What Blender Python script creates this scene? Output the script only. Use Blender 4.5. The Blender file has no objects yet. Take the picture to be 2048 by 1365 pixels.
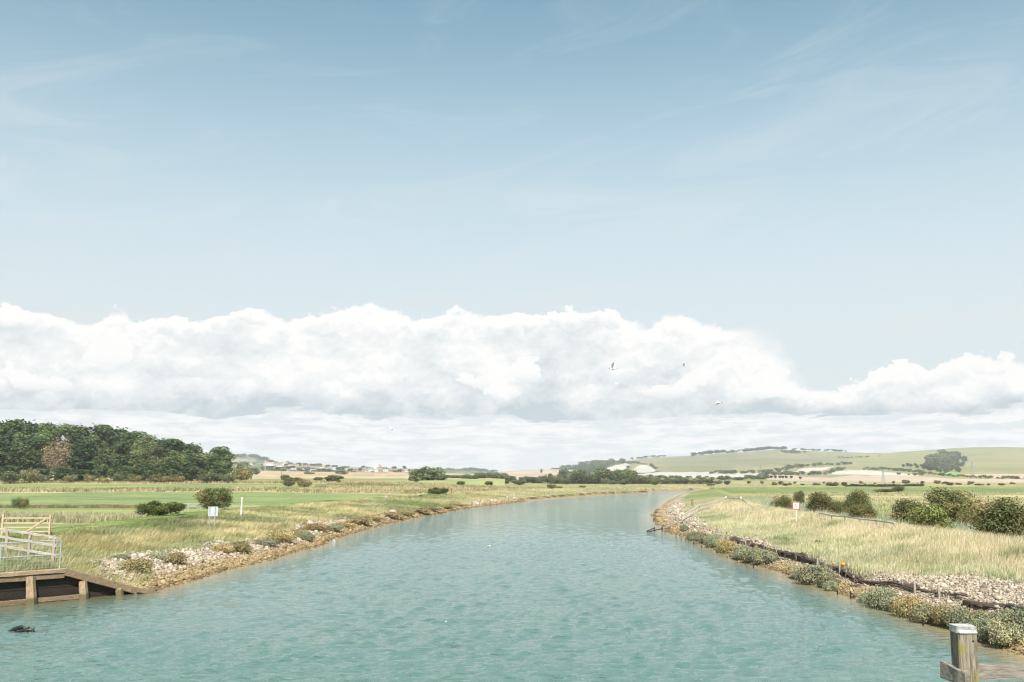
import bpy, math
import numpy as np
from mathutils import Vector, Matrix

scene = bpy.context.scene
COL = scene.collection
R = math.radians

# ------------------------------------------------------------------ camera
F = 1900.0                      # focal length in pixels of the 2048 px wide photograph
HOR = 953.0                     # image row of the horizon
CAM_H = 6.0
PITCH = math.atan((HOR - 682.5) / F)
cam_d = bpy.data.cameras.new('camera')
cam_d.sensor_width = 36.0
cam_d.lens = 36.0 * F / 2048.0
cam_d.clip_start = 0.2
cam_d.clip_end = 30000.0
cam = bpy.data.objects.new('camera', cam_d)
COL.objects.link(cam)
cam.location = (0, 0, CAM_H)
cam.rotation_euler = (R(90) + PITCH, 0, 0)
scene.camera = cam

# ------------------------------------------------------------------ light, sky, exposure
SUN_EL, SUN_AZ = 50.0, 6.0      # the sun stands behind the camera, a little to its right
EXPO = 0.8
KE = 2.0 ** -EXPO
scene.view_settings.view_transform = 'Standard'
scene.view_settings.look = 'None'
scene.view_settings.gamma = 1.0
scene.view_settings.exposure = EXPO
scene.view_settings.use_curve_mapping = False
sd = bpy.data.lights.new('sun', 'SUN')
sd.energy = 4.6
sd.angle = R(0.5)
sd.color = (1.0, 0.95, 0.87)
sun = bpy.data.objects.new('sun', sd)
COL.objects.link(sun)
to_sun = Vector((math.sin(R(SUN_AZ)) * math.cos(R(SUN_EL)), -math.cos(R(SUN_AZ)) * math.cos(R(SUN_EL)), math.sin(R(SUN_EL))))
sun.rotation_euler = to_sun.to_track_quat('Z', 'Y').to_euler()
sun.location = to_sun * 200

def ray(px, py):
    x = (np.asarray(px, float) - 1024.0) / F
    v = (682.5 - np.asarray(py, float)) / F
    c, s = math.cos(PITCH), math.sin(PITCH)
    return x + 0 * v, c - v * s + 0 * x, s + v * c + 0 * x      # X, Y, Z of the direction
def on_depth(px, py, Y):
    a, b, c = ray(px, py)
    return np.array([a / b * Y, Y + 0 * a, CAM_H + c / b * Y])
def on_plane(px, py, z=0.0):
    a, b, c = ray(px, py)
    t = (z - CAM_H) / c
    return np.array([a * t, b * t, z + 0 * t])
def elev(px, py):
    a, b, c = ray(px, py)
    return math.degrees(math.atan2(c, math.hypot(a, b)))
def azim(px, py):
    a, b, c = ray(px, py)
    return math.degrees(math.atan2(a, b))

class NT:                        # small node-tree writer
    def __init__(s, tree):
        s.t = tree; s.n = tree.nodes; s.l = tree.links
        s.n.clear()
    def node(s, kind, **kw):
        n = s.n.new(kind)
        for k, v in kw.items(): setattr(n, k, v)
        return n
    def put(s, sock, v):
        if isinstance(v, bpy.types.NodeSocket): s.l.new(v, sock)
        elif v is not None:
            if hasattr(sock.default_value, '__len__') and not hasattr(v, '__len__'): v = (v,) * len(sock.default_value)
            if hasattr(v, '__len__') and len(v) == 3 and len(sock.default_value) == 4: v = tuple(v) + (1.0,)
            sock.default_value = v
    def m(s, op, a, b=None, c=None, clamp=False):
        n = s.node('ShaderNodeMath', operation=op, use_clamp=clamp)
        s.put(n.inputs[0], a); s.put(n.inputs[1], b)
        if c is not None: s.put(n.inputs[2], c)
        return n.outputs[0]
    def ss(s, v, lo, hi, a=0.0, b=1.0):
        n = s.node('ShaderNodeMapRange', interpolation_type='SMOOTHSTEP', clamp=True)
        for i, q in enumerate((v, lo, hi, a, b)): s.put(n.inputs[i], q)
        return n.outputs[0]
    def mix(s, f, a, b, blend='MIX'):
        n = s.node('ShaderNodeMix', data_type='RGBA', blend_type=blend)
        s.put(n.inputs[0], f); s.put(n.inputs[6], a); s.put(n.inputs[7], b)
        return n.outputs[2]
    def noise(s, vec, scale, detail=4.0, rough=0.55, dist=0.0, dims='3D', lac=2.0):
        n = s.node('ShaderNodeTexNoise', noise_dimensions=dims)
        if vec is not None: s.put(n.inputs['Vector'], vec)
        n.inputs['Scale'].default_value = scale; n.inputs['Detail'].default_value = detail
        n.inputs['Roughness'].default_value = rough; n.inputs['Distortion'].default_value = dist
        n.inputs['Lacunarity'].default_value = lac
        return n.outputs[0]
    def xyz(s, a, b, c):
        n = s.node('ShaderNodeCombineXYZ')
        for i, q in enumerate((a, b, c)): s.put(n.inputs[i], q)
        return n.outputs[0]

def make_world():
    w = bpy.data.worlds.new('World'); scene.world = w; w.use_nodes = True
    T = NT(w.node_tree)
    out = T.node('ShaderNodeOutputWorld')
    sky = T.node('ShaderNodeTexSky', sky_type='NISHITA', sun_disc=False)
    sky.sun_elevation = R(SUN_EL); sky.sun_rotation = R(180 + SUN_AZ)
    sky.altitude = 0; sky.air_density = 1.0; sky.dust_density = 0.6; sky.ozone_density = 1.0
    tc = T.node('ShaderNodeTexCoord')
    sp = T.node('ShaderNodeSeparateXYZ'); T.l.new(tc.outputs['Generated'], sp.inputs[0])
    x, y, z = sp.outputs
    el = T.m('MULTIPLY', T.m('ARCSINE', z), 57.29578)
    az = T.m('MULTIPLY', T.m('ARCTAN2', x, y), 57.29578)
    # --- skyline of the cumulus bank, degrees of elevation against azimuth
    prof = [(-60, 618), (20, 622), (70, 618), (125, 632), (180, 646), (210, 632), (240, 614), (262, 636), (330, 640), (400, 641), (480, 625), (540, 626), (600, 634), (660, 628), (700, 620), (760, 616), (795, 622), (825, 650), (850, 642), (890, 632), (930, 625), (968, 640), (1010, 642), (1060, 632), (1110, 626), (1160, 620), (1220, 628), (1275, 652), (1300, 652), (1345, 632), (1390, 648), (1430, 656), (1490, 655), (1535, 664), (1562, 690), (1580, 722), (1600, 752), (1645, 776), (1690, 772), (1730, 754), (1790, 738), (1870, 730), (1915, 722), (1945, 706), (1985, 716), (2040, 728), (2110, 735)]
    cv = T.node('ShaderNodeFloatCurve')
    c = cv.mapping.curves[0]
    pts = [((azim(p, q) + 40) / 80, elev(p, q) / 15) for p, q in prof]
    c.points[0].location = (0.0, pts[0][1]); c.points[1].location = (1.0, 0.45)
    for a, b in pts: c.points.new(a, b)
    cv.mapping.update()
    # --- noise fields on the sphere
    A1 = T.m('MULTIPLY', az, 0.1); E1 = T.m('MULTIPLY', el, 0.13)
    P = T.xyz(A1, E1, 3.7)
    Pdn = T.xyz(A1, T.m('MULTIPLY', T.m('SUBTRACT', el, 0.22), 0.13), 3.7)
    def billow(vec, scale, detail, rough):
        n = T.node('ShaderNodeTexVoronoi', voronoi_dimensions='2D', feature='F1', normalize=True)
        T.put(n.inputs['Vector'], vec); n.inputs['Scale'].default_value = scale; n.inputs['Detail'].default_value = detail
        n.inputs['Roughness'].default_value = rough; n.inputs['Lacunarity'].default_value = 2.1
        return T.m('SUBTRACT', 1.0, n.outputs['Distance'])
    fine = T.noise(P, 7.5, 9.0, 0.6, 0.2, '2D')
    warp = T.m('MULTIPLY', T.m('SUBTRACT', fine, 0.5), 0.16)
    PW = T.xyz(T.m('ADD', A1, warp), T.m('ADD', E1, warp), 3.7)
    PWd = T.xyz(T.m('ADD', A1, warp), T.m('ADD', T.m('MULTIPLY', T.m('SUBTRACT', el, 0.22), 0.13), warp), 3.7)
    bil = billow(PW, 4.2, 4.0, 0.5); bild = billow(PWd, 4.2, 2.0, 0.4)
    broad = T.noise(P, 1.5, 5.0, 0.55, 0.1, '2D')
    mott = T.noise(P, 3.4, 7.0, 0.55, 0.15, '2D')
    T.put(cv.inputs['Value'], T.m('DIVIDE', T.m('ADD', T.m('ADD', az, T.m('MULTIPLY', T.m('SUBTRACT', fine, 0.5), 1.9)), 40.0), 80.0, clamp=True))
    top = T.m('MULTIPLY', cv.outputs[0], 15.0)
    dist = T.m('SUBTRACT', top, el)
    q = T.m('ADD', T.m('ADD', dist, T.m('MULTIPLY', T.m('SUBTRACT', bil, 0.62), 2.0)), T.m('MULTIPLY', T.m('SUBTRACT', fine, 0.5), 0.7))
    # the right end of the bank dissolves into haze
    wisp = T.m('MULTIPLY', T.m('MULTIPLY', T.ss(az, azim(1440, 700), azim(1570, 700)), T.ss(az, azim(1700, 700), azim(1620, 700))), T.ss(el, 4.6, 6.2))
    soft = T.m('ADD', T.ss(broad, 0.42, 0.60, 0.07, 0.40), T.m('MULTIPLY', wisp, 2.6))
    cum = T.ss(T.m('ADD', q, T.m('MULTIPLY', wisp, 0.5)), 0.0, soft)
    # --- tone of the bank: white billows, grey-blue flat base at about 3.8 degrees
    base = T.m('ADD', 3.35, T.m('MULTIPLY', T.ss(T.noise(T.xyz(A1, 0.0, 9.0), 1.1, 2.0, 0.5, 0.0, '2D'), 0.35, 0.65), 0.55))
    hgt = T.m('DIVIDE', T.m('SUBTRACT', el, base), T.m('MAXIMUM', T.m('SUBTRACT', top, base), 0.8))
    relief = T.m('MULTIPLY', T.m('SUBTRACT', bild, bil), 1.7)
    tone = T.m('ADD', T.ss(T.m('ADD', hgt, T.m('MULTIPLY', T.m('SUBTRACT', mott, 0.5), 0.35)), -0.10, 0.42, 0.0, 0.80), T.m('MULTIPLY', T.m('SUBTRACT', broad, 0.48), 0.9))
    tone = T.m('ADD', T.m('ADD', tone, relief), T.m('MULTIPLY', T.m('SUBTRACT', mott, 0.5), 0.8))
    tone = T.m('ADD', T.m('ADD', tone, T.m('MULTIPLY', T.ss(q, 1.1, 0.05), 0.55)), T.m('MULTIPLY', T.m('SUBTRACT', fine, 0.5), 0.35), clamp=True)
    # --- single bright cumulus heads standing before the bank
    for (cx, cy, pw, ph) in ((962, 775, 70, 42), (1008, 792, 50, 26), (1192, 782, 42, 22), (1330, 790, 70, 30), (1405, 765, 46, 40), (1370, 775, 50, 24), (1535, 775, 56, 38), (1580, 795, 60, 26), (222, 735, 56, 60), (110, 778, 80, 34), (1060, 760, 60, 40), (1820, 770, 70, 34), (1950, 750, 70, 44), (-60, 760, 90, 40)):
        du = T.m('DIVIDE', T.m('SUBTRACT', az, azim(cx, cy)), pw / F * 57.3); dv = T.m('DIVIDE', T.m('SUBTRACT', el, elev(cx, cy)), ph / F * 57.3)
        r = T.m('SQRT', T.m('ADD', T.m('MULTIPLY', du, du), T.m('MULTIPLY', dv, dv)))
        g = T.m('ADD', T.m('SUBTRACT', 0.72, r), T.m('ADD', T.m('MULTIPLY', T.m('SUBTRACT', bil, 0.62), 2.6), T.m('MULTIPLY', T.m('SUBTRACT', fine, 0.5), 1.6)))
        pf = T.m('MULTIPLY', T.ss(g, 0.0, T.ss(dv, 0.35, -0.5, 0.16, 1.6)), T.ss(dv, -0.9, 0.45, 0.15, 0.97))
        tone = T.m('MAXIMUM', tone, pf)
        cum = T.m('MAXIMUM', cum, T.m('MULTIPLY', pf, 0.95))
    k = KE
    ccol = T.mix(tone, (0.555 * k, 0.645 * k, 0.70 * k), (1.02 * k, 1.01 * k, 0.995 * k))
    # --- flat broken layers under the base
    S = T.xyz(A1, T.m('MULTIPLY', el, 0.8), 1.3)
    st = T.noise(S, 2.6, 9.0, 0.62, 0.35, '2D')
    st2 = T.noise(T.xyz(A1, T.m('MULTIPLY', el, 0.5), 5.2), 6.5, 6.0, 0.6, 0.25, '2D')
    stv = T.m('ADD', st, T.m('MULTIPLY', T.m('SUBTRACT', st2, 0.5), 0.75))
    lcol = T.mix(T.ss(stv, 0.34, 0.66), (0.785 * k, 0.84 * k, 0.865 * k), (1.0 * k, 1.0 * k, 0.99 * k))
    lcol = T.mix(T.ss(el, 1.6, 0.0, 0.0, 0.5), lcol, (0.88 * k, 0.915 * k, 0.925 * k))
    low = T.ss(T.m('SUBTRACT', base, T.m('ADD', el, T.m('MULTIPLY', T.m('SUBTRACT', stv, 0.5), 1.1))), 0.0, 0.22)
    ccol = T.mix(low, ccol, lcol)
    cmask = T.m('MAXIMUM', cum, low)
    # --- thin high veil and streaks of cirrus
    C = T.xyz(T.m('MULTIPLY', T.m('ADD', az, T.m('MULTIPLY', el, -0.6)), 0.035), T.m('MULTIPLY', T.m('ADD', el, T.m('MULTIPLY', az, -0.12)), 0.16), 6.1)
    ci = T.noise(C, 2.0, 6.0, 0.62, 0.7, '2D')
    ci = T.ss(ci, 0.47, 0.78)
    veil = T.m('ADD', T.ss(el, 31.0, 5.5, 0.04, 0.93), T.m('MULTIPLY', ci, 0.17), clamp=True)
    up = T.ss(el, 36.0, 70.0)
    veil = T.m('MULTIPLY', veil, T.m('SUBTRACT', 1.0, up))
    hs = T.node('ShaderNodeHueSaturation'); T.l.new(sky.outputs[0], hs.inputs['Color'])
    hs.inputs['Hue'].default_value = 0.462; hs.inputs['Saturation'].default_value = 0.98; hs.inputs['Value'].default_value = 1.0
    b0 = T.node('ShaderNodeBackground'); T.l.new(hs.outputs[0], b0.inputs[0]); b0.inputs[1].default_value = 0.088
    b1 = T.node('ShaderNodeBackground'); b1.inputs[0].default_value = (0.74 * k, 0.805 * k, 0.835 * k, 1); b1.inputs[1].default_value = 1.0
    b2 = T.node('ShaderNodeBackground'); T.l.new(ccol, b2.inputs[0]); b2.inputs[1].default_value = 1.0
    m1 = T.node('ShaderNodeMixShader'); T.put(m1.inputs[0], veil); T.l.new(b0.outputs[0], m1.inputs[1]); T.l.new(b1.outputs[0], m1.inputs[2])
    m2 = T.node('ShaderNodeMixShader'); T.put(m2.inputs[0], cmask); T.l.new(m1.outputs[0], m2.inputs[1]); T.l.new(b2.outputs[0], m2.inputs[2])
    T.l.new(m2.outputs[0], out.inputs[0])
    w.cycles.sampling_method = 'MANUAL'; w.cycles.sample_map_resolution = 512
make_world()
scene.cycles.max_bounces = 6
scene.cycles.pixel_filter_type = 'BLACKMAN_HARRIS'
scene.cycles.filter_width = 1.15
scene.cycles.volume_bounces = 0

# ------------------------------------------------------------------ numpy helpers
RNG = np.random.default_rng(7)
def _hash(ix, iy, seed):
    h = (ix.astype(np.int64) * 374761393 + iy.astype(np.int64) * 668265263 + seed * 1442695041) & 0xFFFFFFFF
    h = ((h ^ (h >> 13)) * 1274126177) & 0xFFFFFFFF
    return ((h ^ (h >> 16)) & 0xFFFFFF) / float(0xFFFFFF)
def vnoise(x, y, seed=0):
    ix, iy = np.floor(x), np.floor(y)
    fx, fy = x - ix, y - iy
    fx = fx * fx * (3 - 2 * fx); fy = fy * fy * (3 - 2 * fy)
    a, b = _hash(ix, iy, seed), _hash(ix + 1, iy, seed)
    c, d = _hash(ix, iy + 1, seed), _hash(ix + 1, iy + 1, seed)
    return (a * (1 - fx) + b * fx) * (1 - fy) + (c * (1 - fx) + d * fx) * fy
def fbm(x, y, seed=0, oct=4, gain=0.5):
    s = 0.0; a = 1.0; t = 0.0
    for i in range(oct):
        s = s + a * vnoise(x * 2 ** i + 17.3 * i, y * 2 ** i - 9.1 * i, seed + i); t += a; a *= gain
    return s / t
def sstep(x, lo, hi):
    t = np.clip((x - lo) / (hi - lo), 0, 1)
    return t * t * (3 - 2 * t)
def in_poly(x, y, poly):
    p = np.asarray(poly, float); r = np.zeros(np.shape(x), bool)
    for i in range(len(p)):
        x0, y0 = p[i]; x1, y1 = p[i - 1]
        if y0 == y1: continue
        r ^= ((y0 > y) != (y1 > y)) & (x < (x1 - x0) * (y - y0) / (y1 - y0) + x0)
    return r

def np_mesh(name, V, F4=None, F3=None, mats=(), col=None, midx=None, smooth=False, parent=None, link=True):
    me = bpy.data.meshes.new(name)
    V = np.asarray(V, np.float32).reshape(-1, 3)
    F4 = np.zeros((0, 4), np.int32) if F4 is None else np.asarray(F4, np.int32).reshape(-1, 4)
    F3 = np.zeros((0, 3), np.int32) if F3 is None else np.asarray(F3, np.int32).reshape(-1, 3)
    me.vertices.add(len(V)); me.vertices.foreach_set('co', V.ravel())
    me.loops.add(F4.size + F3.size)
    me.loops.foreach_set('vertex_index', np.concatenate([F4.ravel(), F3.ravel()]).astype(np.int32))
    me.polygons.add(len(F4) + len(F3))
    me.polygons.foreach_set('loop_start', np.concatenate([np.arange(len(F4)) * 4, F4.size + np.arange(len(F3)) * 3]).astype(np.int32))
    for m in mats: me.materials.append(m)
    if midx is not None: me.polygons.foreach_set('material_index', np.asarray(midx, np.int32))
    me.update(calc_edges=True)
    if smooth: me.polygons.foreach_set('use_smooth', np.ones(len(me.polygons), bool))
    if col is not None:
        a = me.color_attributes.new('Col', 'FLOAT_COLOR', 'POINT')
        c = np.ones((len(V), 4), np.float32); c[:, :3] = col
        a.data.foreach_set('color', c.ravel())
    if not link: return me
    o = bpy.data.objects.new(name, me); COL.objects.link(o)
    if parent is not None: o.parent = parent
    return o

def tag(o, label=None, cat=None, group=None, kind=None):
    if label: o['label'] = label
    if cat: o['category'] = cat
    if group: o['group'] = group
    if kind: o['kind'] = kind
    return o
def thing(name, loc, label, cat, group=None, rotz=0.0):
    o = bpy.data.objects.new(name, None); COL.objects.link(o)
    o.empty_display_size = 0.2
    o.location = loc; o.rotation_euler = (0, 0, rotz)
    return tag(o, label, cat, group)
def part(name, me, parent):
    o = bpy.data.objects.new(name, me); COL.objects.link(o); o.parent = parent
    return o

class MB:                        # collects boxes, beams and tubes into one mesh
    def __init__(s): s.v = []; s.f = []; s.mi = []
    def add(s, v, f, mi=0):
        n = len(s.v); s.v += [tuple(float(q) for q in p) for p in v]
        s.f += [tuple(n + i for i in q) for q in f]; s.mi += [mi] * len(f)
    BOXF = [(0, 3, 2, 1), (4, 5, 6, 7), (0, 1, 5, 4), (1, 2, 6, 5), (2, 3, 7, 6), (3, 0, 4, 7)]
    def box(s, c, size, rz=0.0, mi=0):
        cx, cy, cz = c; a, b, h = (q / 2 for q in size); co, si = math.cos(rz), math.sin(rz)
        v = [(cx + x * co - y * si, cy + x * si + y * co, cz + z) for z in (-h, h) for x, y in ((-a, -b), (a, -b), (a, b), (-a, b))]
        s.add(v, s.BOXF, mi)
    def beam(s, p0, p1, w, h, mi=0, up=(0, 0, 1), w1=None, h1=None):
        p0, p1, up = Vector(p0), Vector(p1), Vector(up)
        d = (p1 - p0).normalized(); sd_ = d.cross(up).normalized(); u = sd_.cross(d)
        w1 = w if w1 is None else w1; h1 = h if h1 is None else h1
        v = []
        for p, ww, hh in ((p0, w, h), (p1, w1, h1)):
            v += [p + sd_ * (x * ww / 2) + u * (y * hh / 2) for x, y in ((-1, -1), (1, -1), (1, 1), (-1, 1))]
        s.add(v, s.BOXF, mi)
    def tube(s, pts, rad, n=8, mi=0, cap=True):
        pts = [Vector(p) for p in pts]
        if not hasattr(rad, '__len__'): rad = [rad] * len(pts)
        v = []; f = []
        for i, p in enumerate(pts):
            d = (pts[min(i + 1, len(pts) - 1)] - pts[max(i - 1, 0)]).normalized()
            a = d.cross(Vector((0.31, 0.17, 0.93)) if abs(d.z) < 0.9 else Vector((1, 0, 0))).normalized(); b = d.cross(a)
            for k in range(n):
                t = 2 * math.pi * k / n
                v.append(p + (a * math.cos(t) + b * math.sin(t)) * rad[i])
        for i in range(len(pts) - 1):
            for k in range(n):
                k2 = (k + 1) % n
                f.append((i * n + k, i * n + k2, (i + 1) * n + k2, (i + 1) * n + k))
        if cap:
            f.append(tuple(range(n))[::-1]); f.append(tuple((len(pts) - 1) * n + k for k in range(n)))
        s.add(v, f, mi)
    def ball(s, c, r, n=10, m=6, mi=0):
        r = (r, r, r) if not hasattr(r, '__len__') else r
        v = [(c[0], c[1], c[2] - r[2])]
        for i in range(1, m):
            t = math.pi * i / m - math.pi / 2
            for k in range(n):
                p = 2 * math.pi * k / n
                v.append((c[0] + r[0] * math.cos(t) * math.cos(p), c[1] + r[1] * math.cos(t) * math.sin(p), c[2] + r[2] * math.sin(t)))
        v.append((c[0], c[1], c[2] + r[2])); L = len(v) - 1
        f = [(0, 1 + (k + 1) % n, 1 + k) for k in range(n)]
        for i in range(m - 2):
            f += [(1 + i * n + k, 1 + i * n + (k + 1) % n, 1 + (i + 1) * n + (k + 1) % n, 1 + (i + 1) * n + k) for k in range(n)]
        f += [(L, 1 + (m - 2) * n + k, 1 + (m - 2) * n + (k + 1) % n) for k in range(n)]
        s.add(v, f, mi)
    def mesh(s, name, mats, smooth=False, origin=(0, 0, 0)):
        me = bpy.data.meshes.new(name)
        o = Vector(origin)
        me.from_pydata([tuple(Vector(p) - o) for p in s.v], [], s.f)
        for m in (mats if isinstance(mats, (list, tuple)) else [mats]): me.materials.append(m)
        me.polygons.foreach_set('material_index', s.mi)
        if smooth: me.polygons.foreach_set('use_smooth', [True] * len(me.polygons))
        me.update()
        return me
    def build(s, name, mats, parent=None, smooth=False, origin=None):
        o = bpy.data.objects.new(name, s.mesh(name, mats, smooth, origin or (0, 0, 0))); COL.objects.link(o)
        if parent is not None: o.parent = parent
        elif origin is not None: o.location = origin
        return o

# ------------------------------------------------------------------ materials
def mat(name):
    m = bpy.data.materials.new(name); m.use_nodes = True
    T = NT(m.node_tree)
    out = T.node('ShaderNodeOutputMaterial')
    b = T.node('ShaderNodeBsdfPrincipled'); T.l.new(b.outputs[0], out.inputs[0])
    return m, T, b, out
def attr(T, name='Col'):
    a = T.node('ShaderNodeAttribute', attribute_name=name); return a.outputs['Color']
def plain(name, col, rough=0.6, var=0.25, scale=6.0, metal=0.0, stretch=(1, 1, 1), bump=0.0, spec=0.3):
    m, T, b, out = mat(name)
    tc = T.node('ShaderNodeTexCoord'); mp = T.node('ShaderNodeMapping')
    T.l.new(tc.outputs['Object'], mp.inputs[0]); mp.inputs['Scale'].default_value = stretch
    n = T.noise(mp.outputs[0], scale, 5.0, 0.6, 0.3)
    c = T.mix(T.ss(n, 0.3, 0.7), tuple(q * (1 - var) for q in col), tuple(min(1, q * (1 + var)) for q in col))
    T.put(b.inputs['Base Color'], c); b.inputs['Roughness'].default_value = rough; b.inputs['Metallic'].default_value = metal
    b.inputs['Specular IOR Level'].default_value = spec
    if bump:
        bp = T.node('ShaderNodeBump'); bp.inputs['Strength'].default_value = bump; bp.inputs['Distance'].default_value = 0.02
        T.put(bp.inputs['Height'], n); T.l.new(bp.outputs[0], b.inputs['Normal'])
    return m
def leafy(name, trans=0.25, rnd=0.35, rough=0.6):
    m, T, b, out = mat(name)
    oi = T.node('ShaderNodeObjectInfo')
    hs = T.node('ShaderNodeHueSaturation'); T.put(hs.inputs['Color'], attr(T))
    T.put(hs.inputs['Hue'], T.m('ADD', 0.5, T.m('MULTIPLY', T.m('SUBTRACT', oi.outputs['Random'], 0.5), 0.035)))
    T.put(hs.inputs['Value'], T.m('ADD', 1.0 - rnd / 2, T.m('MULTIPLY', T.m('FRACT', T.m('MULTIPLY', oi.outputs['Random'], 7.31)), rnd)))
    T.put(b.inputs['Base Color'], hs.outputs[0]); b.inputs['Roughness'].default_value = rough; b.inputs['Specular IOR Level'].default_value = 0.2
    if trans:
        t = T.node('ShaderNodeBsdfTranslucent'); T.put(t.inputs[0], hs.outputs[0])
        mx = T.node('ShaderNodeMixShader'); mx.inputs[0].default_value = trans
        T.l.new(b.outputs[0], mx.inputs[1]); T.l.new(t.outputs[0], mx.inputs[2]); T.l.new(mx.outputs[0], out.inputs[0])
    return m
def ground_mat(name, scale=1.0, var=0.3, bump=0.5):
    m, T, b, out = mat(name)
    tc = T.node('ShaderNodeTexCoord')
    n1 = T.noise(tc.outputs['Object'], 0.9 * scale, 6.0, 0.65, 0.2)
    n2 = T.noise(tc.outputs['Object'], 0.045 * scale, 6.0, 0.6, 0.4)
    mp = T.node('ShaderNodeMapping'); T.l.new(tc.outputs['Object'], mp.inputs[0]); mp.inputs['Scale'].default_value = (0.03 * scale, 0.4 * scale, 0.1)
    n3 = T.noise(mp.outputs[0], 1.0, 5.0, 0.6, 0.5)
    v = T.m('ADD', T.m('ADD', T.m('MULTIPLY', n1, 0.5), T.m('MULTIPLY', n2, 0.45)), T.m('MULTIPLY', n3, 0.35))
    f = T.ss(v, 0.45, 0.85, 1 - var, 1 + var)
    c = T.node('ShaderNodeVectorMath', operation='SCALE'); T.put(c.inputs[0], attr(T)); T.put(c.inputs['Scale'], f)
    warm = T.mix(T.ss(n2, 0.42, 0.66, 0.0, 0.35), c.outputs[0], T.mix(1.0, c.outputs[0], (1.25, 1.08, 0.8), 'MULTIPLY'))
    T.put(b.inputs['Base Color'], warm); b.inputs['Roughness'].default_value = 0.9; b.inputs['Specular IOR Level'].default_value = 0.1
    bp = T.node('ShaderNodeBump'); bp.inputs['Strength'].default_value = bump; bp.inputs['Distance'].default_value = 0.15
    T.put(bp.inputs['Height'], n1); T.l.new(bp.outputs[0], b.inputs['Normal'])
    return m
def wood(name, col, dark, grain=(2.0, 2.0, 14.0), moss=None, rough=0.8, tide=None):
    m, T, b, out = mat(name)
    tc = T.node('ShaderNodeTexCoord'); mp = T.node('ShaderNodeMapping'); T.l.new(tc.outputs['Object'], mp.inputs[0]); mp.inputs['Scale'].default_value = grain
    n = T.noise(mp.outputs[0], 3.0, 8.0, 0.7, 0.4)
    p = T.noise(tc.outputs['Object'], 1.8, 4.0, 0.6)
    c = T.mix(T.ss(n, 0.32, 0.62), dark, col)
    c = T.mix(T.ss(p, 0.35, 0.7, 0.0, 0.45), c, tuple(0.55 * q for q in col))
    if moss:
        g = T.noise(tc.outputs['Object'], 2.6, 5.0, 0.7, 0.6)
        c = T.mix(T.ss(g, 0.48, 0.60, 0.0, 0.85), c, moss)
    if tide is not None:            # weed and silt left below the high-water mark
        sz = T.node('ShaderNodeSeparateXYZ'); T.l.new(tc.outputs['Object'], sz.inputs[0])
        c = T.mix(T.ss(T.m('ADD', sz.outputs[2], T.m('MULTIPLY', T.m('SUBTRACT', p, 0.5), 0.35)), tide + 0.10, tide - 0.10, 0.0, 0.85), c, (0.085, 0.075, 0.035))
    T.put(b.inputs['Base Color'], c); b.inputs['Roughness'].default_value = rough; b.inputs['Specular IOR Level'].default_value = 0.2
    bp = T.node('ShaderNodeBump'); bp.inputs['Strength'].default_value = 0.6; bp.inputs['Distance'].default_value = 0.02
    T.put(bp.inputs['Height'], n); T.l.new(bp.outputs[0], b.inputs['Normal'])
    return m
def vcol(name, rough=0.9):
    m, T, b, out = mat(name)
    T.put(b.inputs['Base Color'], attr(T)); b.inputs['Roughness'].default_value = rough; b.inputs['Specular IOR Level'].default_value = 0.15
    return m

M = {}
M['ground'] = ground_mat('meadow_ground')
M['hill'] = ground_mat('hill_ground', 0.06, 0.22, 0.2)
M['grass'] = leafy('grass_blades', 0.25, 0.0, 0.7)
M['leaf'] = leafy('leaves', 0.13, 0.45)
M['twig'] = leafy('dry_twigs', 0.1, 0.1)
M['bark'] = plain('bark', (0.13, 0.10, 0.075), 0.9, 0.4, 5.0, stretch=(3, 3, 0.6), bump=0.6)
M['palebark'] = plain('pale_bark', (0.34, 0.28, 0.21), 0.9, 0.3, 5.0)
M['stone'] = vcol('shingle')
M['oldwood'] = wood('weathered_timber', (0.30, 0.22, 0.14), (0.09, 0.065, 0.04))
M['capwood'] = wood('bleached_timber', (0.42, 0.32, 0.21), (0.18, 0.12, 0.075))
M['tidewood'] = wood('tide_stained_timber', (0.40, 0.30, 0.19), (0.15, 0.105, 0.065), (6.0, 6.0, 1.2), tide=0.30)
M['wetwood'] = wood('tarred_planks', (0.042, 0.032, 0.024), (0.013, 0.011, 0.010))
M['greywood'] = wood('grey_timber', (0.44, 0.38, 0.32), (0.22, 0.18, 0.14))
M['palewood'] = wood('sun_bleached_rail', (0.58, 0.52, 0.45), (0.38, 0.33, 0.27))
M['bleached'] = wood('bleached_fence_rail', (0.68, 0.63, 0.55), (0.48, 0.43, 0.36))
M['railwood'] = wood('dull_grey_rail', (0.30, 0.265, 0.22), (0.13, 0.105, 0.08), (1.2, 8.0, 8.0))
M['newwood'] = wood('new_softwood', (0.52, 0.42, 0.29), (0.42, 0.32, 0.21))
M['postwood'] = wood('mossy_pile', (0.30, 0.255, 0.19), (0.055, 0.042, 0.03), (9.0, 9.0, 0.7), moss=(0.24, 0.20, 0.035))
M['logwood'] = wood('driftwood', (0.15, 0.11, 0.085), (0.045, 0.034, 0.028))
M['markerwhite'] = plain('weathered_white_paint', (0.58, 0.57, 0.54), 0.6, 0.15, 6.0)
M['galv'] = plain('galvanised_steel', (0.55, 0.57, 0.57), 0.4, 0.15, 8.0, metal=0.6)
M['steelgrey'] = plain('painted_grey_steel', (0.30, 0.31, 0.32), 0.5, 0.1, 8.0)
M['pylonsteel'] = plain('far_pylon_steel', (0.27, 0.29, 0.29), 0.6, 0.1, 8.0)
M['cap'] = plain('weathered_cap', (0.42, 0.41, 0.385), 0.7, 0.35, 14.0)
M['white'] = plain('white_paint', (0.78, 0.77, 0.74), 0.5, 0.06, 4.0)
M['panel'] = plain('pale_grey_panel', (0.44, 0.475, 0.50), 0.5, 0.08, 3.0)
M['red'] = plain('red_paint', (0.62, 0.075, 0.03), 0.45, 0.1, 5.0)
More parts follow.
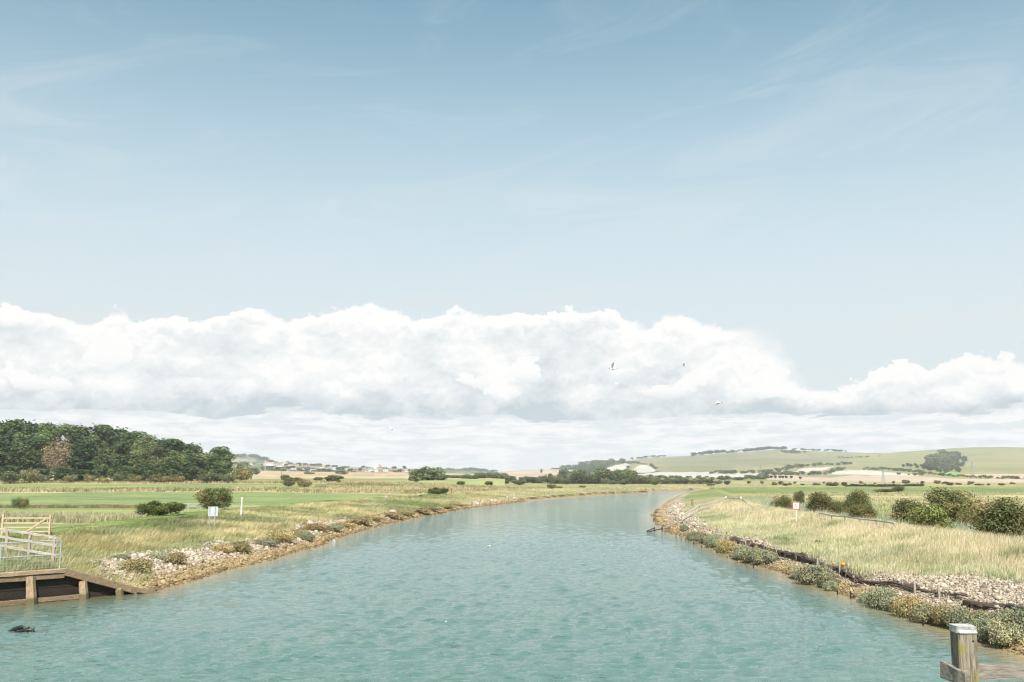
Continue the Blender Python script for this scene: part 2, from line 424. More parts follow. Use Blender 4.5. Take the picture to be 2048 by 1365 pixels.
M['dark'] = plain('dark_marking', (0.05, 0.05, 0.06), 0.6, 0.1, 5.0)
M['grey'] = plain('grey_marking', (0.52, 0.52, 0.53), 0.6, 0.05, 5.0)
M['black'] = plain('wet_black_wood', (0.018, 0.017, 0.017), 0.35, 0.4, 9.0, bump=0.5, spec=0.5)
M['orange'] = plain('orange_plastic', (0.75, 0.27, 0.03), 0.45, 0.1, 5.0)

# ------------------------------------------------------------------ river banks
def smooth_line(pts, step=1.5):
    p = np.asarray(pts, float); out = []
    for i in range(len(p) - 1):
        a, b, c, d = p[max(i - 1, 0)], p[i], p[i + 1], p[min(i + 2, len(p) - 1)]
        L = np.linalg.norm(c - b); n = max(2, int(L / max(step, L / 14)))
        t = np.linspace(0, 1, n, endpoint=False)[:, None]
        out.append(0.5 * ((2 * b) + (c - a) * t + (2 * a - 5 * b + 4 * c - d) * t ** 2 + (-a + 3 * b - 3 * c + d) * t ** 3))
    out.append(p[-1:]); return np.concatenate(out)
WALL_A = np.array([-18.75, 50.9]); WDIR = np.array([-0.678, -0.735]); WNRM = np.array([0.735, -0.678])   # wharf line and its river-facing normal
WALL_B = WALL_A + WDIR * 19.0
_l = [on_plane(p, q)[:2] for p, q in ((360, 1166), (430, 1150), (500, 1131), (560, 1114), (620, 1097), (680, 1076), (740, 1057), (800, 1043), (870, 1029), (940, 1017), (1010, 1008), (1070, 1001), (1140, 995), (1220, 990), (1300, 986.3))]
_l = [WALL_A] + _l + [np.array(q) for q in ((52, 382), (85, 420), (130, 440), (220, 452), (420, 462), (900, 470), (2500, 480))]
LEFT = smooth_line(_l)
LEFT = np.concatenate([[[-40, -60.0], [-40, 22.0], WALL_B], LEFT])
_r = [(18.5, -60), (18.0, 5), (17.2, 24)] + [on_plane(p, q)[:2] for p, q in ((2000, 1298), (1940, 1278), (1890, 1258), (1830, 1235), (1760, 1213), (1700, 1195), (1640, 1174), (1585, 1156), (1514, 1133), (1458, 1112), (1417, 1095), (1382, 1079), (1356, 1070), (1335, 1063), (1314, 1047), (1309, 1030), (1321, 1015), (1338, 1001), (1364, 989.5))]
_r = _r + [np.array(q) for q in ((73, 370), (98, 392), (140, 406), (230, 416), (430, 424), (900, 430), (2500, 440))]
RIGHT = smooth_line(_r)
def wiggle(P, seed):
    d = np.gradient(P, axis=0); n = np.stack([-d[:, 1], d[:, 0]], 1); n /= np.linalg.norm(n, axis=1)[:, None] + 1e-9
    a = (fbm(P[:, 0] * 0.28, P[:, 1] * 0.28, seed, 3) - 0.5) * 1.3
    a = a * sstep(P[:, 1], 52, 58)
    return P + n * a[:, None]
LEFT = np.concatenate([LEFT[:3], wiggle(LEFT[3:], 31)]); RIGHT = wiggle(RIGHT, 37)
RIVER = np.concatenate([LEFT, RIGHT[::-1]])
def line_dist(x, y, L):
    x = np.ravel(x); y = np.ravel(y); out = np.full(x.shape, 1e9)
    for i in range(0, len(x), 20000):
        px, py = x[i:i + 20000, None], y[i:i + 20000, None]
        a = L[None, :-1]; d = L[None, 1:] - a
        t = np.clip(((px - a[..., 0]) * d[..., 0] + (py - a[..., 1]) * d[..., 1]) / (d ** 2).sum(-1), 0, 1)
        out[i:i + 20000] = np.sqrt(((px - a[..., 0] - t * d[..., 0]) ** 2 + (py - a[..., 1] - t * d[..., 1]) ** 2).min(1))
    return out
TA = ([-100, 0, 180, 210, 250, 300, 350, 400, 480, 700, 6000], [0.9, 0.9, 0.95, 1.2, 2.1, 3.1, 3.9, 4.3, 4.6, 4.7, 4.4])
TB = ([-100, 0, 200, 300, 420, 600, 700, 900, 6000], [0.7, 0.7, 0.75, 0.85, 1.1, 1.0, 0.5, 0.2, 0.1])
PL = ([0, 0.6, 1.5, 5, 10, 18, 22, 30, 60], [0, 0.12, 0.4, 1.0, 1.35, 1.9, 1.95, 0.9, 0.9])
PR = ([0, 0.5, 1.2, 2.1, 2.5, 5.5, 10.5, 12.5, 16.5, 20, 60], [0, 0.12, 0.28, 0.45, 0.85, 1.2, 1.82, 1.85, 0.55, 0.6, 0.7])
def terrain(x, y):
    x = np.ravel(x).astype(float); y = np.ravel(y).astype(float)
    dl, dr = line_dist(x, y, LEFT), line_dist(x, y, RIGHT)
    wet = in_poly(x, y, RIVER)
    d = np.minimum(dl, dr); left = dl < dr
    n = fbm(x * 0.12, y * 0.12, 3, 4) - 0.5
    n2 = fbm(x * 0.7, y * 0.7, 5, 3) - 0.5
    wx = sstep(x, -70, 40)
    bl = np.interp(y, *TA) * (1 - wx) + np.interp(y, *TB) * wx
    br = np.interp(y, *TB)
    zl = np.interp(d + n * 3 * np.clip(d / 6, 0, 1), *PL); w = sstep(d, 17, 32); zl = zl * (1 - w) + bl * w
    far = sstep(y, 230, 330)
    zl = np.where(far > 0, zl + far * np.where(d < 18, 0.25 * sstep(d, 0.6, 1.4), 0), zl)
    zr = np.interp(d, *PR); w = sstep(d, 15, 19); zr = zr * (1 - w) + br * w
    z = np.where(left, zl, zr) + n * 0.35 * np.clip(d / 8, 0.1, 1) * (1 - 0.5 * far) + n2 * 0.16 * np.clip(d / 3, 0, 1)
    # ground behind the timber wharf
    t = (x - WALL_A[0]) * WDIR[0] + (y - WALL_A[1]) * WDIR[1]
    dn = -((x - WALL_A[0]) * WNRM[0] + (y - WALL_A[1]) * WNRM[1])
    wh = np.clip(t / 4.5, 0, 1) * 1.52 - 0.12
    w = sstep(dn, 0.4, 7)
    z = np.where((t > 0) & (t < 30) & (dn > 0) & ~wet, np.where(dn < 0.7, -0.9, wh * (1 - w) + np.maximum(z, wh) * w), z)
    z = np.maximum(z, np.where((t > 0) & (t < 30) & (dn > -1) & (dn < 0.7), -2.0, 0.02))
    z = np.where(wet, -0.06 - np.minimum(1.8, d * 0.22), z)
    return z, np.where(wet, -d, d), left
def axis(lo, hi, f0, f1, h, g, far_lo, far_hi):
    a = list(np.arange(f0, f1, h)); s = h
    while a[-1] < far_hi: s *= g; a.append(a[-1] + s)
    b = []; s = h; q = f0
    while q > far_lo: s *= g; q -= s; b.append(q)
    return np.array(b[::-1] + a)
GX = axis(0, 0, -46, 40, 0.36, 1.035, -4300, 4300)
GY = axis(0, 0, 26, 128, 0.36, 1.014, -60, 4700)
GXX, GYY = np.meshgrid(GX, GY)
GZ, GD, GL = terrain(GXX, GYY)
GZ = GZ.reshape(GXX.shape); GD = GD.reshape(GXX.shape); GL = GL.reshape(GXX.shape)
def lookup(A, x, y):
    x = np.asarray(x, float); y = np.asarray(y, float)
    i = np.clip(np.searchsorted(GX, x) - 1, 0, len(GX) - 2); j = np.clip(np.searchsorted(GY, y) - 1, 0, len(GY) - 2)
    fx = np.clip((x - GX[i]) / (GX[i + 1] - GX[i]), 0, 1); fy = np.clip((y - GY[j]) / (GY[j + 1] - GY[j]), 0, 1)
    A = A.astype(float)
    return (A[j, i] * (1 - fx) + A[j, i + 1] * fx) * (1 - fy) + (A[j + 1, i] * (1 - fx) + A[j + 1, i + 1] * fx) * fy
def hz(x, y): return float(lookup(GZ, x, y))
_YS = np.exp(np.linspace(math.log(24), math.log(3000), 3000))
def at(px, py, ymin=24.0, ymax=3000.0):     # the point of the ground seen at a pixel of the photograph
    a, b, c = ray(px, py)
    Y = _YS[(_YS >= ymin) & (_YS <= ymax)]
    X = a / b * Y; Z = CAM_H + c / b * Y
    g = lookup(GZ, X, Y)
    k = np.nonzero(Z <= g)[0]
    k = k[0] if len(k) else len(Y) - 1
    return np.array([X[k], Y[k], g[k]])

# ground colours: what grows or lies where (plain own colours, except painted shade along the right undercut)
GREEN = np.array((0.180, 0.215, 0.088)); LUSH = np.array((0.172, 0.215, 0.088)); DRY = np.array((0.32, 0.275, 0.145)); STRAW = np.array((0.40, 0.34, 0.20))
OLIVE = np.array((0.225, 0.22, 0.10)); BROWN = np.array((0.17, 0.125, 0.07)); MUD = np.array((0.27, 0.20, 0.105)); SHING = np.array((0.33, 0.27, 0.205)); WHEAT = np.array((0.40, 0.315, 0.205)); SOIL_SHADE = np.array((0.07, 0.05, 0.033))
def shingle_edge(x, y, left):    # how far from the water the stones give way to grass
    n = (fbm(x * 0.16, y * 0.16, 23, 3) - 0.5)
    return np.where(left, 4.4 - 1.9 * sstep(y, 105, 150) + n * 5.0, 2.5 + 3.2 * sstep(y, 54, 44) + 1.7 * sstep(y, 98, 112) + n * 2.4)
def paint_ground():
    x, y, d, left = GXX.ravel(), GYY.ravel(), GD.ravel(), GL.ravel()
    n = fbm(x * 0.05, y * 0.05, 11, 4); nf = fbm(x * 0.35, y * 0.35, 13, 3); ns = fbm(x * 0.012, y * 0.08, 17, 4)
    lerp = lambda a, b, w: a + (b - a) * np.asarray(w)[:, None]
    c = lerp(np.tile(GREEN, (len(x), 1)), OLIVE, sstep(n, 0.5, 0.75) * 0.6)
    yy = y + (fbm(x * 0.03, y * 0.0, 19, 3) - 0.5) * 22 + (nf - 0.5) * 8
    def strip(c, y0, y1, col, e=3.0, mask=1.0, s=1.0): return lerp(c, col, sstep(yy, y0 - e, y0 + e) * (1 - sstep(yy, y1 - e, y1 + e)) * mask * s)
    # left meadows, from the levee outwards
    ml = (left & (d > 18)).astype(float) * (1 - sstep(x, 20, 60))
    c = strip(c, 108, 122, STRAW, 2, ml); c = strip(c, 122, 150, np.array((0.225, 0.25, 0.10)), 3, ml); c = strip(c, 155, 163, BROWN * 1.4, 1.5, ml * (x < -50), 0.8); c = strip(c, 166, 172, DRY, 2, ml)
    c = strip(c, 172, 246, LUSH * 1.05, 2, ml * (1 - 0.3 * sstep(ns, 0.5, 0.7)))
    c = strip(c, 246, 262, STRAW, 3, ml); c = strip(c, 262, 272, DRY * 0.8, 2, ml, 0.8); c = strip(c, 276, 325, GREEN * 1.08, 2, ml); c = strip(c, 325, 352, STRAW, 3, ml); c = strip(c, 352, 430, OLIVE, 3, ml)
    # pale rough grass between the meadow and the bend
    mb = (left & (y > 225)).astype(float) * sstep(x, -80, -20) * sstep(y, 225, 245)
    c = lerp(c, DRY, mb * sstep(ns, 0.3, 0.6)); c = lerp(c, np.array((0.20, 0.23, 0.10)), mb * sstep(ns, 0.55, 0.68) * 0.8)
    # right floodplain
    mr = (~left & (d > 12)).astype(float)
    c = lerp(c, np.array((0.21, 0.225, 0.095)), mr); c = strip(c, 158, 268, STRAW * 1.02, 5, mr * sstep(x, 50, 95)); c = strip(c, 296, 420, np.array((0.16, 0.195, 0.075)), 4, mr)
    c = lerp(c, np.array((0.175, 0.21, 0.085)), (~left & (d > 7) & (y > 125)).astype(float) * (1 - sstep(y, 250, 300)) * (1 - sstep(x, 50, 60)))
    mf = (y > 470).astype(float) * sstep(x, 40, 140)
    c = strip(c, 470, 560, DRY * 1.05, 12, mf); c = strip(c, 560, 620, OLIVE * 0.9, 12, mf); c = strip(c, 620, 800, DRY, 20, mf, 0.9); c = strip(c, 800, 1000, OLIVE, 30, mf, 0.9); c = strip(c, 1000, 5000, OLIVE * 0.8, 50, mf)
    # levee grass, shingle and mud along both banks
    dg = shingle_edge(x, y, left)
    lev = (d > 0) & (d < 19) & left; c = np.where(lev[:, None], lerp(np.tile(DRY * 0.92, (len(x), 1)), GREEN * 1.1, sstep(n + 0.25 * nf, 0.55, 0.75) * 0.7), c)
    crest = left & (d > 16.5) & (d < 22) & (y < 240); c = np.where(crest[:, None], lerp(np.tile(LUSH * 1.1, (len(x), 1)), DRY, sstep(nf, 0.5, 0.7) * 0.35), c)
    rl = (d > 0) & (d < 15) & ~left & (y < 190); c = np.where(rl[:, None], lerp(np.tile(DRY * 1.02, (len(x), 1)), GREEN, sstep(nf, 0.5, 0.75) * 0.45), c)
    sh = (d > -6) & (d < dg); c = np.where(sh[:, None], lerp(np.tile(SHING, (len(x), 1)), MUD, 1 - sstep(d + (nf - 0.5) * 2, 0.9, 2.0)), c)
    cut = ~left & (d > 1.95) & (d < 2.45) & (y < 88) & (y > 52); c = np.where(cut[:, None], lerp(c, SOIL_SHADE, sstep(nf, 0.30, 0.5)), c)  # shade of the undercut below the logs, painted as a dark ground stripe
    fb = left & (y > 215) & (d > 0.5) & (d < 2.6) & (x > -5); c = np.where(fb[:, None], lerp(np.tile(MUD * 0.9, (len(x), 1)), SOIL_SHADE, sstep(nf, 0.42, 0.55) * (d > 1.0)), c)
    t = (x - WALL_A[0]) * WDIR[0] + (y - WALL_A[1]) * WDIR[1]
    c = np.where(((t > -1) & (t < 30) & (d < 12) & left)[:, None], lerp(np.tile(OLIVE * 0.9, (len(x), 1)), DRY, nf * 0.8), c)
    c = np.where((d < -3)[:, None], np.array((0.16, 0.17, 0.12)), c)
    return np.clip(c, 0.01, 0.9)
def grid_faces(nx, ny):
    i, j = np.meshgrid(np.arange(nx - 1), np.arange(ny - 1)); a = (j * nx + i).ravel()
    return np.stack([a, a + 1, a + nx + 1, a + nx], 1)
GC = paint_ground()
ground = np_mesh('ground', np.stack([GXX, GYY, GZ], -1), grid_faces(len(GX), len(GY)), mats=[M['ground']], col=GC, smooth=True)
tag(ground, kind='structure')

# ------------------------------------------------------------------ water
def water_mat():
    m, T, b, out = mat('river_water')
    tc = T.node('ShaderNodeTexCoord')
    mp = T.node('ShaderNodeMapping'); T.l.new(tc.outputs['Object'], mp.inputs[0]); mp.inputs['Scale'].default_value = (0.42, 1.0, 1.0)
    r1 = T.noise(mp.outputs[0], 3.6, 5.0, 0.58, 0.5)
    r2 = T.m('ABSOLUTE', T.m('SUBTRACT', T.noise(mp.outputs[0], 2.3, 4.0, 0.55, 0.7), 0.5))
    n1 = T.m('SUBTRACT', r1, T.m('MULTIPLY', r2, 0.9))
    n2 = T.noise(tc.outputs['Object'], 0.11, 4.0, 0.6, 0.8)
    patch = T.ss(n2, 0.35, 0.68, 0.85, 1.05)
    c = T.mix(T.ss(n2, 0.35, 0.7), (0.088, 0.162, 0.142), (0.102, 0.176, 0.144))
    a = T.node('ShaderNodeAttribute', attribute_name='Col'); sp = T.node('ShaderNodeSeparateColor'); T.l.new(a.outputs['Color'], sp.inputs[0])
    c = T.mix(sp.outputs[0], c, (0.37, 0.27, 0.14))
    c = T.mix(sp.outputs[2], c, (0.105, 0.115, 0.06))
    T.put(b.inputs['Base Color'], c)
    b.inputs['Roughness'].default_value = 0.06; b.inputs['IOR'].default_value = 1.52
    bp = T.node('ShaderNodeBump'); bp.inputs['Distance'].default_value = 0.16
    T.put(bp.inputs['Strength'], T.m('MULTIPLY', patch, T.m('SUBTRACT', 1.0, T.m('MULTIPLY', sp.outputs[1], 0.75))))
    T.put(bp.inputs['Height'], n1); T.l.new(bp.outputs[0], b.inputs['Normal'])
    return m
def make_water():
    wx = axis(0, 0, -26, 24, 0.13, 1.05, -60, 2400)
    wy = [-60.0, -20, 0, 10, 17, 20]; s = 0.075
    while wy[-1] < 500: wy.append(wy[-1] + s); s = min(s * 1.0075, 2.0)
    wy = np.array(wy); X, Y = np.meshgrid(wx, wy)
    x, y = X.ravel(), Y.ravel()
    z = np.zeros(len(x)); rng = np.random.default_rng(5)
    fade = 1 - sstep(y, 60, 150)
    for k in range(34):
        lam = math.exp(rng.uniform(math.log(0.24), math.log(0.85))); th = rng.normal(0.10, 0.34) + math.pi / 2
        kx, ky = 2 * math.pi / lam * math.cos(th), 2 * math.pi / lam * math.sin(th)
        ph = rng.uniform(0, 6.28); am = 0.0098 * lam
        mod = 0.35 + 1.3 * vnoise(x * 0.55 / lam, y * 0.55 / lam, 50 + k)
        res = 1 - sstep(np.abs(ky) * 0.013 * (y - 10) * 0.1 + 0 * y, 0.6, 1.6)
        z += am * mod * (np.exp(1.3 * np.sin(kx * x + ky * y + ph)) - 1.47) * 0.62 * res
    dl, dr = line_dist(x, y, LEFT), line_dist(x, y, RIGHT); d = np.minimum(dl, dr)
    wet = in_poly(x, y, RIVER)
    gust = fbm(x * 0.06, y * 0.06, 77, 3)
    calm = np.exp(-(((x - 21) / 2.6) ** 2 + ((y - 143) / 22) ** 2)) * 0.9
    calm = np.maximum(calm, 0.55 * np.exp(-(((x + 13) / 5) ** 2 + ((y - 44) / 9) ** 2))); calm = np.maximum(calm, np.where(wet, 0.75 * np.exp(-d / 4.5), 0))
    z *= (0.85 + 0.4 * gust) * (1 - calm) * np.where(wet, np.clip(0.15 + d / 5, 0, 1), 0.15)
    z *= (1 - 0.4 * sstep(y, 150, 300))
    shal = np.where(wet, np.clip(1 - d / 2.6, 0, 1), 1.0) ** 1.6
    tw = (x - WALL_A[0]) * WDIR[0] + (y - WALL_A[1]) * WDIR[1]
    shal = shal * np.where(tw > 1, 0.45, 1.0)
    tb = -((x - WALL_A[0]) * WNRM[0] + (y - WALL_A[1]) * WNRM[1])
    silt = np.where((tw > -4) & (y < 60), np.exp(-np.abs(tb) / 3.5) * sstep(tw, -4, 3), 0) * 0.9
    col = np.stack([shal * 0.85, calm, silt], 1)
    w = np_mesh('river_water', np.stack([x, y, z], 1), grid_faces(len(wx), len(wy)), mats=[water_mat()], col=col, smooth=True)
    tag(w, kind='structure')
make_water()

# ------------------------------------------------------------------ hills
class Hill:                      # a slope between a foot line and a skyline
    def __init__(s, px0, px1, foot, ridge, Y0, Y1, pw=0.9):
        s.px0, s.px1, s.foot, s.ridge, s.Y0, s.Y1, s.pw = px0, px1, np.array(foot, float), np.array(ridge, float), Y0, Y1, pw
    def yf(s, px): return np.interp(px, s.foot[:, 0], s.foot[:, 1])
    def yr(s, px): return np.interp(px, s.ridge[:, 0], s.ridge[:, 1])
    def point(s, px, py):        # a place on the slope
        px = np.asarray(px, float); py = np.asarray(py, float)
        q = np.clip((py - s.yf(px)) / (s.yr(px) - s.yf(px)), 0, 1) ** (1 / s.pw)
        Y = s.Y0 + (s.Y1 - s.Y0) * q
        p = on_depth(px, py, Y)
        return np.stack([p[0], p[1], p[2]], -1)
    def build(s, name, paint, nx, ny, rough=0.0):
        px = np.linspace(s.px0, s.px1, nx); q = np.linspace(0, 1, ny) ** 1.15
        PX, Q = np.meshgrid(px, q)
        PY = s.yf(PX) + (s.yr(PX) - s.yf(PX)) * Q ** s.pw
        P = s.point(PX, PY)
        nb = 6
        back = []
        for k in range(1, nb + 1):
            b = P[-1].copy(); f = 1 + 0.09 * k; b[:, 0] *= f; b[:, 1] *= f; b[:, 2] = np.maximum(P[-1][:, 2] * (1 - (k / nb) ** 1.5), 1.0) - (1.5 if k == nb else 0); back.append(b)
        fr = P[0].copy(); fr[:, 2] = -2.0; fr[:, 1] -= 20
        V = np.concatenate([fr[None], P, np.array(back)])
        C = paint(PX, PY)
        C = np.concatenate([C[:1], C, np.repeat(C[-1:], nb, 0)])
        o = np_mesh(name, V, grid_faces(nx, len(V)), mats=[M['hill']], col=C.reshape(-1, 3), smooth=True)
        tag(o, kind='structure'); return o
def lerp3(a, b, w): return a + (b - a) * np.asarray(w)[..., None]
CHALK = np.array((0.45, 0.42, 0.37)); PINK = np.array((0.42, 0.335, 0.26)); DOWN = np.array((0.205, 0.208, 0.112)); DARKG = np.array((0.06, 0.085, 0.045))
wheat = Hill(-260, 1010, [(-260, 961), (460, 961), (640, 963), (840, 962), (1010, 960)], [(-260, 960), (-200, 948), (430, 941), (520, 941.5), (600, 943.5), (700, 945), (820, 945.5), (900, 946.5), (960, 950), (1010, 956)], 400, 1150)
def p_wheat(px, py):
    c = np.tile(WHEAT, px.shape + (1,)); n = fbm(px * 0.05, py * 0.6, 4, 3)
    c = lerp3(c, WHEAT * 0.9, sstep(n, 0.45, 0.6)); c = lerp3(c, OLIVE * 0.8, np.exp(-((py - np.interp(px, [500, 700, 840], [958, 950.5, 952.5])) / 0.35) ** 2) * (px > 690) * sstep(n, 0.4, 0.5))
    return lerp3(c, np.array((0.23, 0.26, 0.11)), sstep(py, 957.5, 959.5))
wheat.build('wheat_hill', p_wheat, 320, 40)
town = Hill(-300, 1000, [(-300, 947), (520, 947), (840, 948), (1000, 952)], [(-300, 948), (-200, 930), (440, 919), (500, 926), (560, 928.5), (640, 932), (700, 935), (760, 936), (830, 938), (900, 943), (960, 948), (1000, 953)], 1450, 2300)
def p_town(px, py):
    n = fbm(px * 0.06, py * 0.2, 6, 3); c = lerp3(np.tile(np.array((0.13, 0.16, 0.07)), px.shape + (1,)), OLIVE, sstep(n, 0.4, 0.65))
    return lerp3(c, WHEAT, in_poly(px, py, [(430, 914), (480, 918), (484, 923), (440, 928)]) * 1.0)
town.build('town_hill', p_town, 240, 30)
far = Hill(300, 1120, [(300, 953), (1120, 953)], [(300, 930), (420, 920), (455, 913.5), (480, 911.5), (497, 911), (515, 916), (532, 922), (560, 932), (640, 944), (860, 944), (895, 939.5), (940, 939), (975, 942), (1020, 946), (1120, 952)], 3000, 3600)
def p_far(px, py):
    n = fbm(px * 0.08, py * 0.3, 8, 3); c = lerp3(np.tile(DARKG * 1.1, px.shape + (1,)), DOWN * 0.7, sstep(n, 0.5, 0.65))
    return lerp3(c, DOWN * 1.1, in_poly(px, py, [(455, 919), (480, 917), (510, 920), (515, 924), (460, 923)]) * 0.9)
far.build('wooded_hill', p_far, 200, 24)
tan = Hill(940, 1260, [(940, 957), (1260, 958)], [(940, 952), (990, 946), (1020, 942.5), (1060, 940.5), (1100, 939), (1150, 940), (1200, 946), (1260, 955)], 1300, 1900)
tan.build('tan_hill', lambda px, py: lerp3(np.tile(PINK * 0.97, px.shape + (1,)), PINK * 0.88, sstep(fbm(px * 0.03, py * 0.9, 9, 3), 0.4, 0.6)), 100, 16)
chalk = Hill(1040, 2330, [(1040, 960), (1200, 962), (1440, 964), (1560, 964.5), (1750, 966), (2000, 967.5), (2330, 967)], [(1040, 951), (1080, 946), (1110, 941.5), (1140, 936), (1175, 929), (1200, 925.5), (1240, 923), (1260, 921), (1290, 917), (1330, 914), (1380, 912), (1440, 908), (1500, 904), (1540, 900.5), (1570, 900), (1620, 902.5), (1680, 904.5), (1740, 906.5), (1770, 906.8), (1800, 904.5), (1860, 900.5), (1910, 896.5), (1950, 894.8), (2000, 894.3), (2080, 896), (2180, 906), (2260, 930), (2330, 964)], 700, 3100, 0.8)
def p_chalk(px, py):
    wob = (fbm(px * 0.06, py * 0.25, 12, 3) - 0.5); x = px + wob * 10; y = py + wob * 2.2
    n = fbm(px * 0.02, py * 0.08, 14, 4); nf = fbm(px * 0.15, py * 0.5, 15, 3)
    c = lerp3(np.tile(DOWN * np.array((0.93, 0.92, 0.98)), px.shape + (1,)), np.array((0.235, 0.215, 0.13)), sstep(n, 0.45, 0.65))
    c = lerp3(c, np.array((0.165, 0.195, 0.085)), sstep(nf, 0.55, 0.7) * 0.5)
    spur = (y > np.interp(px, [1400, 1480, 1560, 1640, 1720, 1800, 1900, 2000], [946, 938, 932, 924, 918, 914, 906, 898])); c = lerp3(c, np.array((0.235, 0.23, 0.112)), spur * 0.75)
    rt = (px > 1715) & (y < 946); c = lerp3(c, np.array((0.205, 0.21, 0.10)), rt * (0.4 + 0.5 * sstep(n, 0.4, 0.6)))
    c = lerp3(c, np.array((0.25, 0.23, 0.125)), in_poly(x, y, [(1935, 912), (2330, 900), (2330, 952), (1930, 948)]) * 0.6)
    c = lerp3(c, DARKG * 1.2, in_poly(x, y, [(1040, 951), (1130, 934), (1200, 922), (1243, 919), (1262, 926), (1256, 932), (1262, 940), (1320, 942), (1326, 946), (1270, 952), (1040, 958)]) * 0.9)
    for poly, col in (
        ([(1208, 944), (1216, 936), (1226, 932), (1252, 927), (1259, 930), (1256, 936), (1246, 942)], CHALK), ([(1262, 946), (1266, 938), (1278, 930.5), (1292, 930), (1304, 936), (1313, 943), (1300, 946)], CHALK),
        ([(1268, 950), (1320, 945), (1420, 944.5), (1523, 947), (1527, 949.5), (1515, 954), (1480, 957), (1380, 956), (1290, 955)], CHALK * 0.97),
        ([(1586, 945), (1604, 937.5), (1640, 935.5), (1668, 933.5), (1650, 939), (1625, 945)], CHALK), ([(1545, 945), (1575, 941), (1580, 945)], CHALK),
        ([(1652, 949), (1672, 943), (1700, 940.8), (1740, 941), (1790, 946), (1855, 952.5), (1800, 953.5), (1740, 950.5), (1690, 949.8)], CHALK * 0.97),
        ([(1533, 949), (1560, 948.5), (1610, 954), (1660, 955.5), (1700, 951.5), (1750, 951.2), (1850, 954), (1920, 958.5), (2330, 961), (2330, 968), (1900, 969), (1700, 966), (1600, 963), (1533, 960)], PINK),
        ([(1925, 948.5), (2330, 948.5), (2330, 957.5), (1975, 957), (1935, 953)], PINK * 0.97), ([(1868, 943), (1895, 941.5), (1925, 950), (1915, 953), (1875, 949)], np.array((0.17, 0.30, 0.09)))):
        c = lerp3(c, col, in_poly(x, y, poly) * (0.88 + 0.12 * sstep(nf, 0.3, 0.6)))
    for pts, w, s in (([(1700, 949.6), (1760, 951), (1850, 953.4)], 0.35, 0.8), ([(1930, 948.3), (2330, 948.3)], 0.3, 0.7), ([(1930, 914), (2000, 903), (2080, 897)], 0.8, 0.35), ([(1640, 900.8), (1700, 905.5), (1770, 908.5)], 0.5, 0.8), ([(1330, 925), (1400, 927), (1440, 926)], 0.5, 0.3)):
        p = np.array(pts); c = lerp3(c, DARKG * 1.5, np.exp(-((py - np.interp(px, p[:, 0], p[:, 1])) / w) ** 2) * ((px > p[0, 0]) & (px < p[-1, 0])) * s)
    return lerp3(c, np.array((0.27, 0.27, 0.13)), sstep(py - chalk.yf(px), -2.5, -1.0))
chalk.build('chalk_hill', p_chalk, 900, 240)

# ------------------------------------------------------------------ foliage
def unit(v): return v / (np.linalg.norm(v, axis=-1, keepdims=True) + 1e-9)
def leaf_cloud(rng, P, N, size, col, var=0.3):
    n = len(P); N = unit(N)
    a = unit(np.cross(N, unit(rng.normal(size=(n, 3))))); b = np.cross(N, a)
    s = (size * rng.uniform(0.55, 1.45, n))[:, None]
    V = np.stack([P + a * s, P + b * s * 0.62, P - a * s, P - b * s * 0.62], 1).reshape(-1, 3)
    F4 = np.arange(n * 4).reshape(-1, 4)
    c = col * (1 + var * rng.uniform(-1, 1, (n, 1)))
    return V, F4, np.repeat(c, 4, 0)
def crown_mesh(name, seed, rad, zc, lobes, lr, leaves, size, cols, var=0.3, zmin=0.15, spray=0.08, top=0.0, biased=1.0):
    """leaves set in many clumps through a crown of half-axes rad centred at height zc"""
    rng = np.random.default_rng(seed); rad = np.asarray(rad, float)
    u = unit(rng.normal(size=(lobes, 3))); r = rng.uniform(0.25, 1.0, lobes) ** 0.5
    L = u * r[:, None] * (rad - lr * 0.75) + (0, 0, zc)
    L[:, 2] = np.maximum(L[:, 2], zmin + lr * 0.3)
    lrad = lr * rng.uniform(0.6, 1.25, lobes)
    cols = np.asarray(cols, float); lc = cols[rng.integers(0, len(cols), lobes)] * rng.uniform(0.75, 1.25, (lobes, 1))
    k = rng.choice(lobes, leaves, p=lrad ** 2 / (lrad ** 2).sum())
    d = unit(rng.normal(size=(leaves, 3)) + (0, 0, 0.25))
    rr = lrad[k] * np.where(rng.random(leaves) < 0.22, rng.uniform(0.2, 0.8, leaves), rng.uniform(0.8, 1.08, leaves))
    rr = np.where(rng.random(leaves) < spray, lrad[k] * rng.uniform(1.05, 1.6, leaves), rr)
    sq = np.array([1.0, 1.0, 0.82])
    P = L[k] + d * rr[:, None] * sq
    ok = P[:, 2] > zmin
    P, d, k = P[ok], d[ok], k[ok]
    N = d + rng.normal(size=P.shape) * 0.65 + (0, 0, 0.25)
    return leaf_cloud(rng, P, N, size, lc[k], var), L, lrad
def trunk_mb(mb, rng, h, r, limbs, L, mi=0):
    lean = rng.normal(0, 0.03, 2)
    pts = [(lean[0] * z, lean[1] * z, z) for z in np.linspace(-0.5, h, 7)]
    mb.tube(pts, list(np.linspace(r, r * 0.35, 7)), 8, mi)
    for q in L[rng.choice(len(L), min(limbs, len(L)), replace=False)]:
        z0 = rng.uniform(0.25, 0.85) * min(h, max(q[2], 0.4)); p0 = Vector((lean[0] * z0, lean[1] * z0, z0)); p1 = Vector(q)
        mid = p0.lerp(p1, 0.5) + Vector((0, 0, 0.12 * (p1 - p0).length))
        mb.tube([p0, p0.lerp(mid, 0.6), mid, p1], [r * 0.4, r * 0.3, r * 0.22, r * 0.08], 6, mi)
G_DARK = [(0.066, 0.100, 0.034), (0.056, 0.094, 0.040), (0.080, 0.112, 0.036)]
G_MID = [(0.108, 0.138, 0.046), (0.092, 0.128, 0.042), (0.125, 0.145, 0.056)]
G_LITE = [(0.160, 0.172, 0.078), (0.138, 0.165, 0.066), (0.175, 0.170, 0.088)]
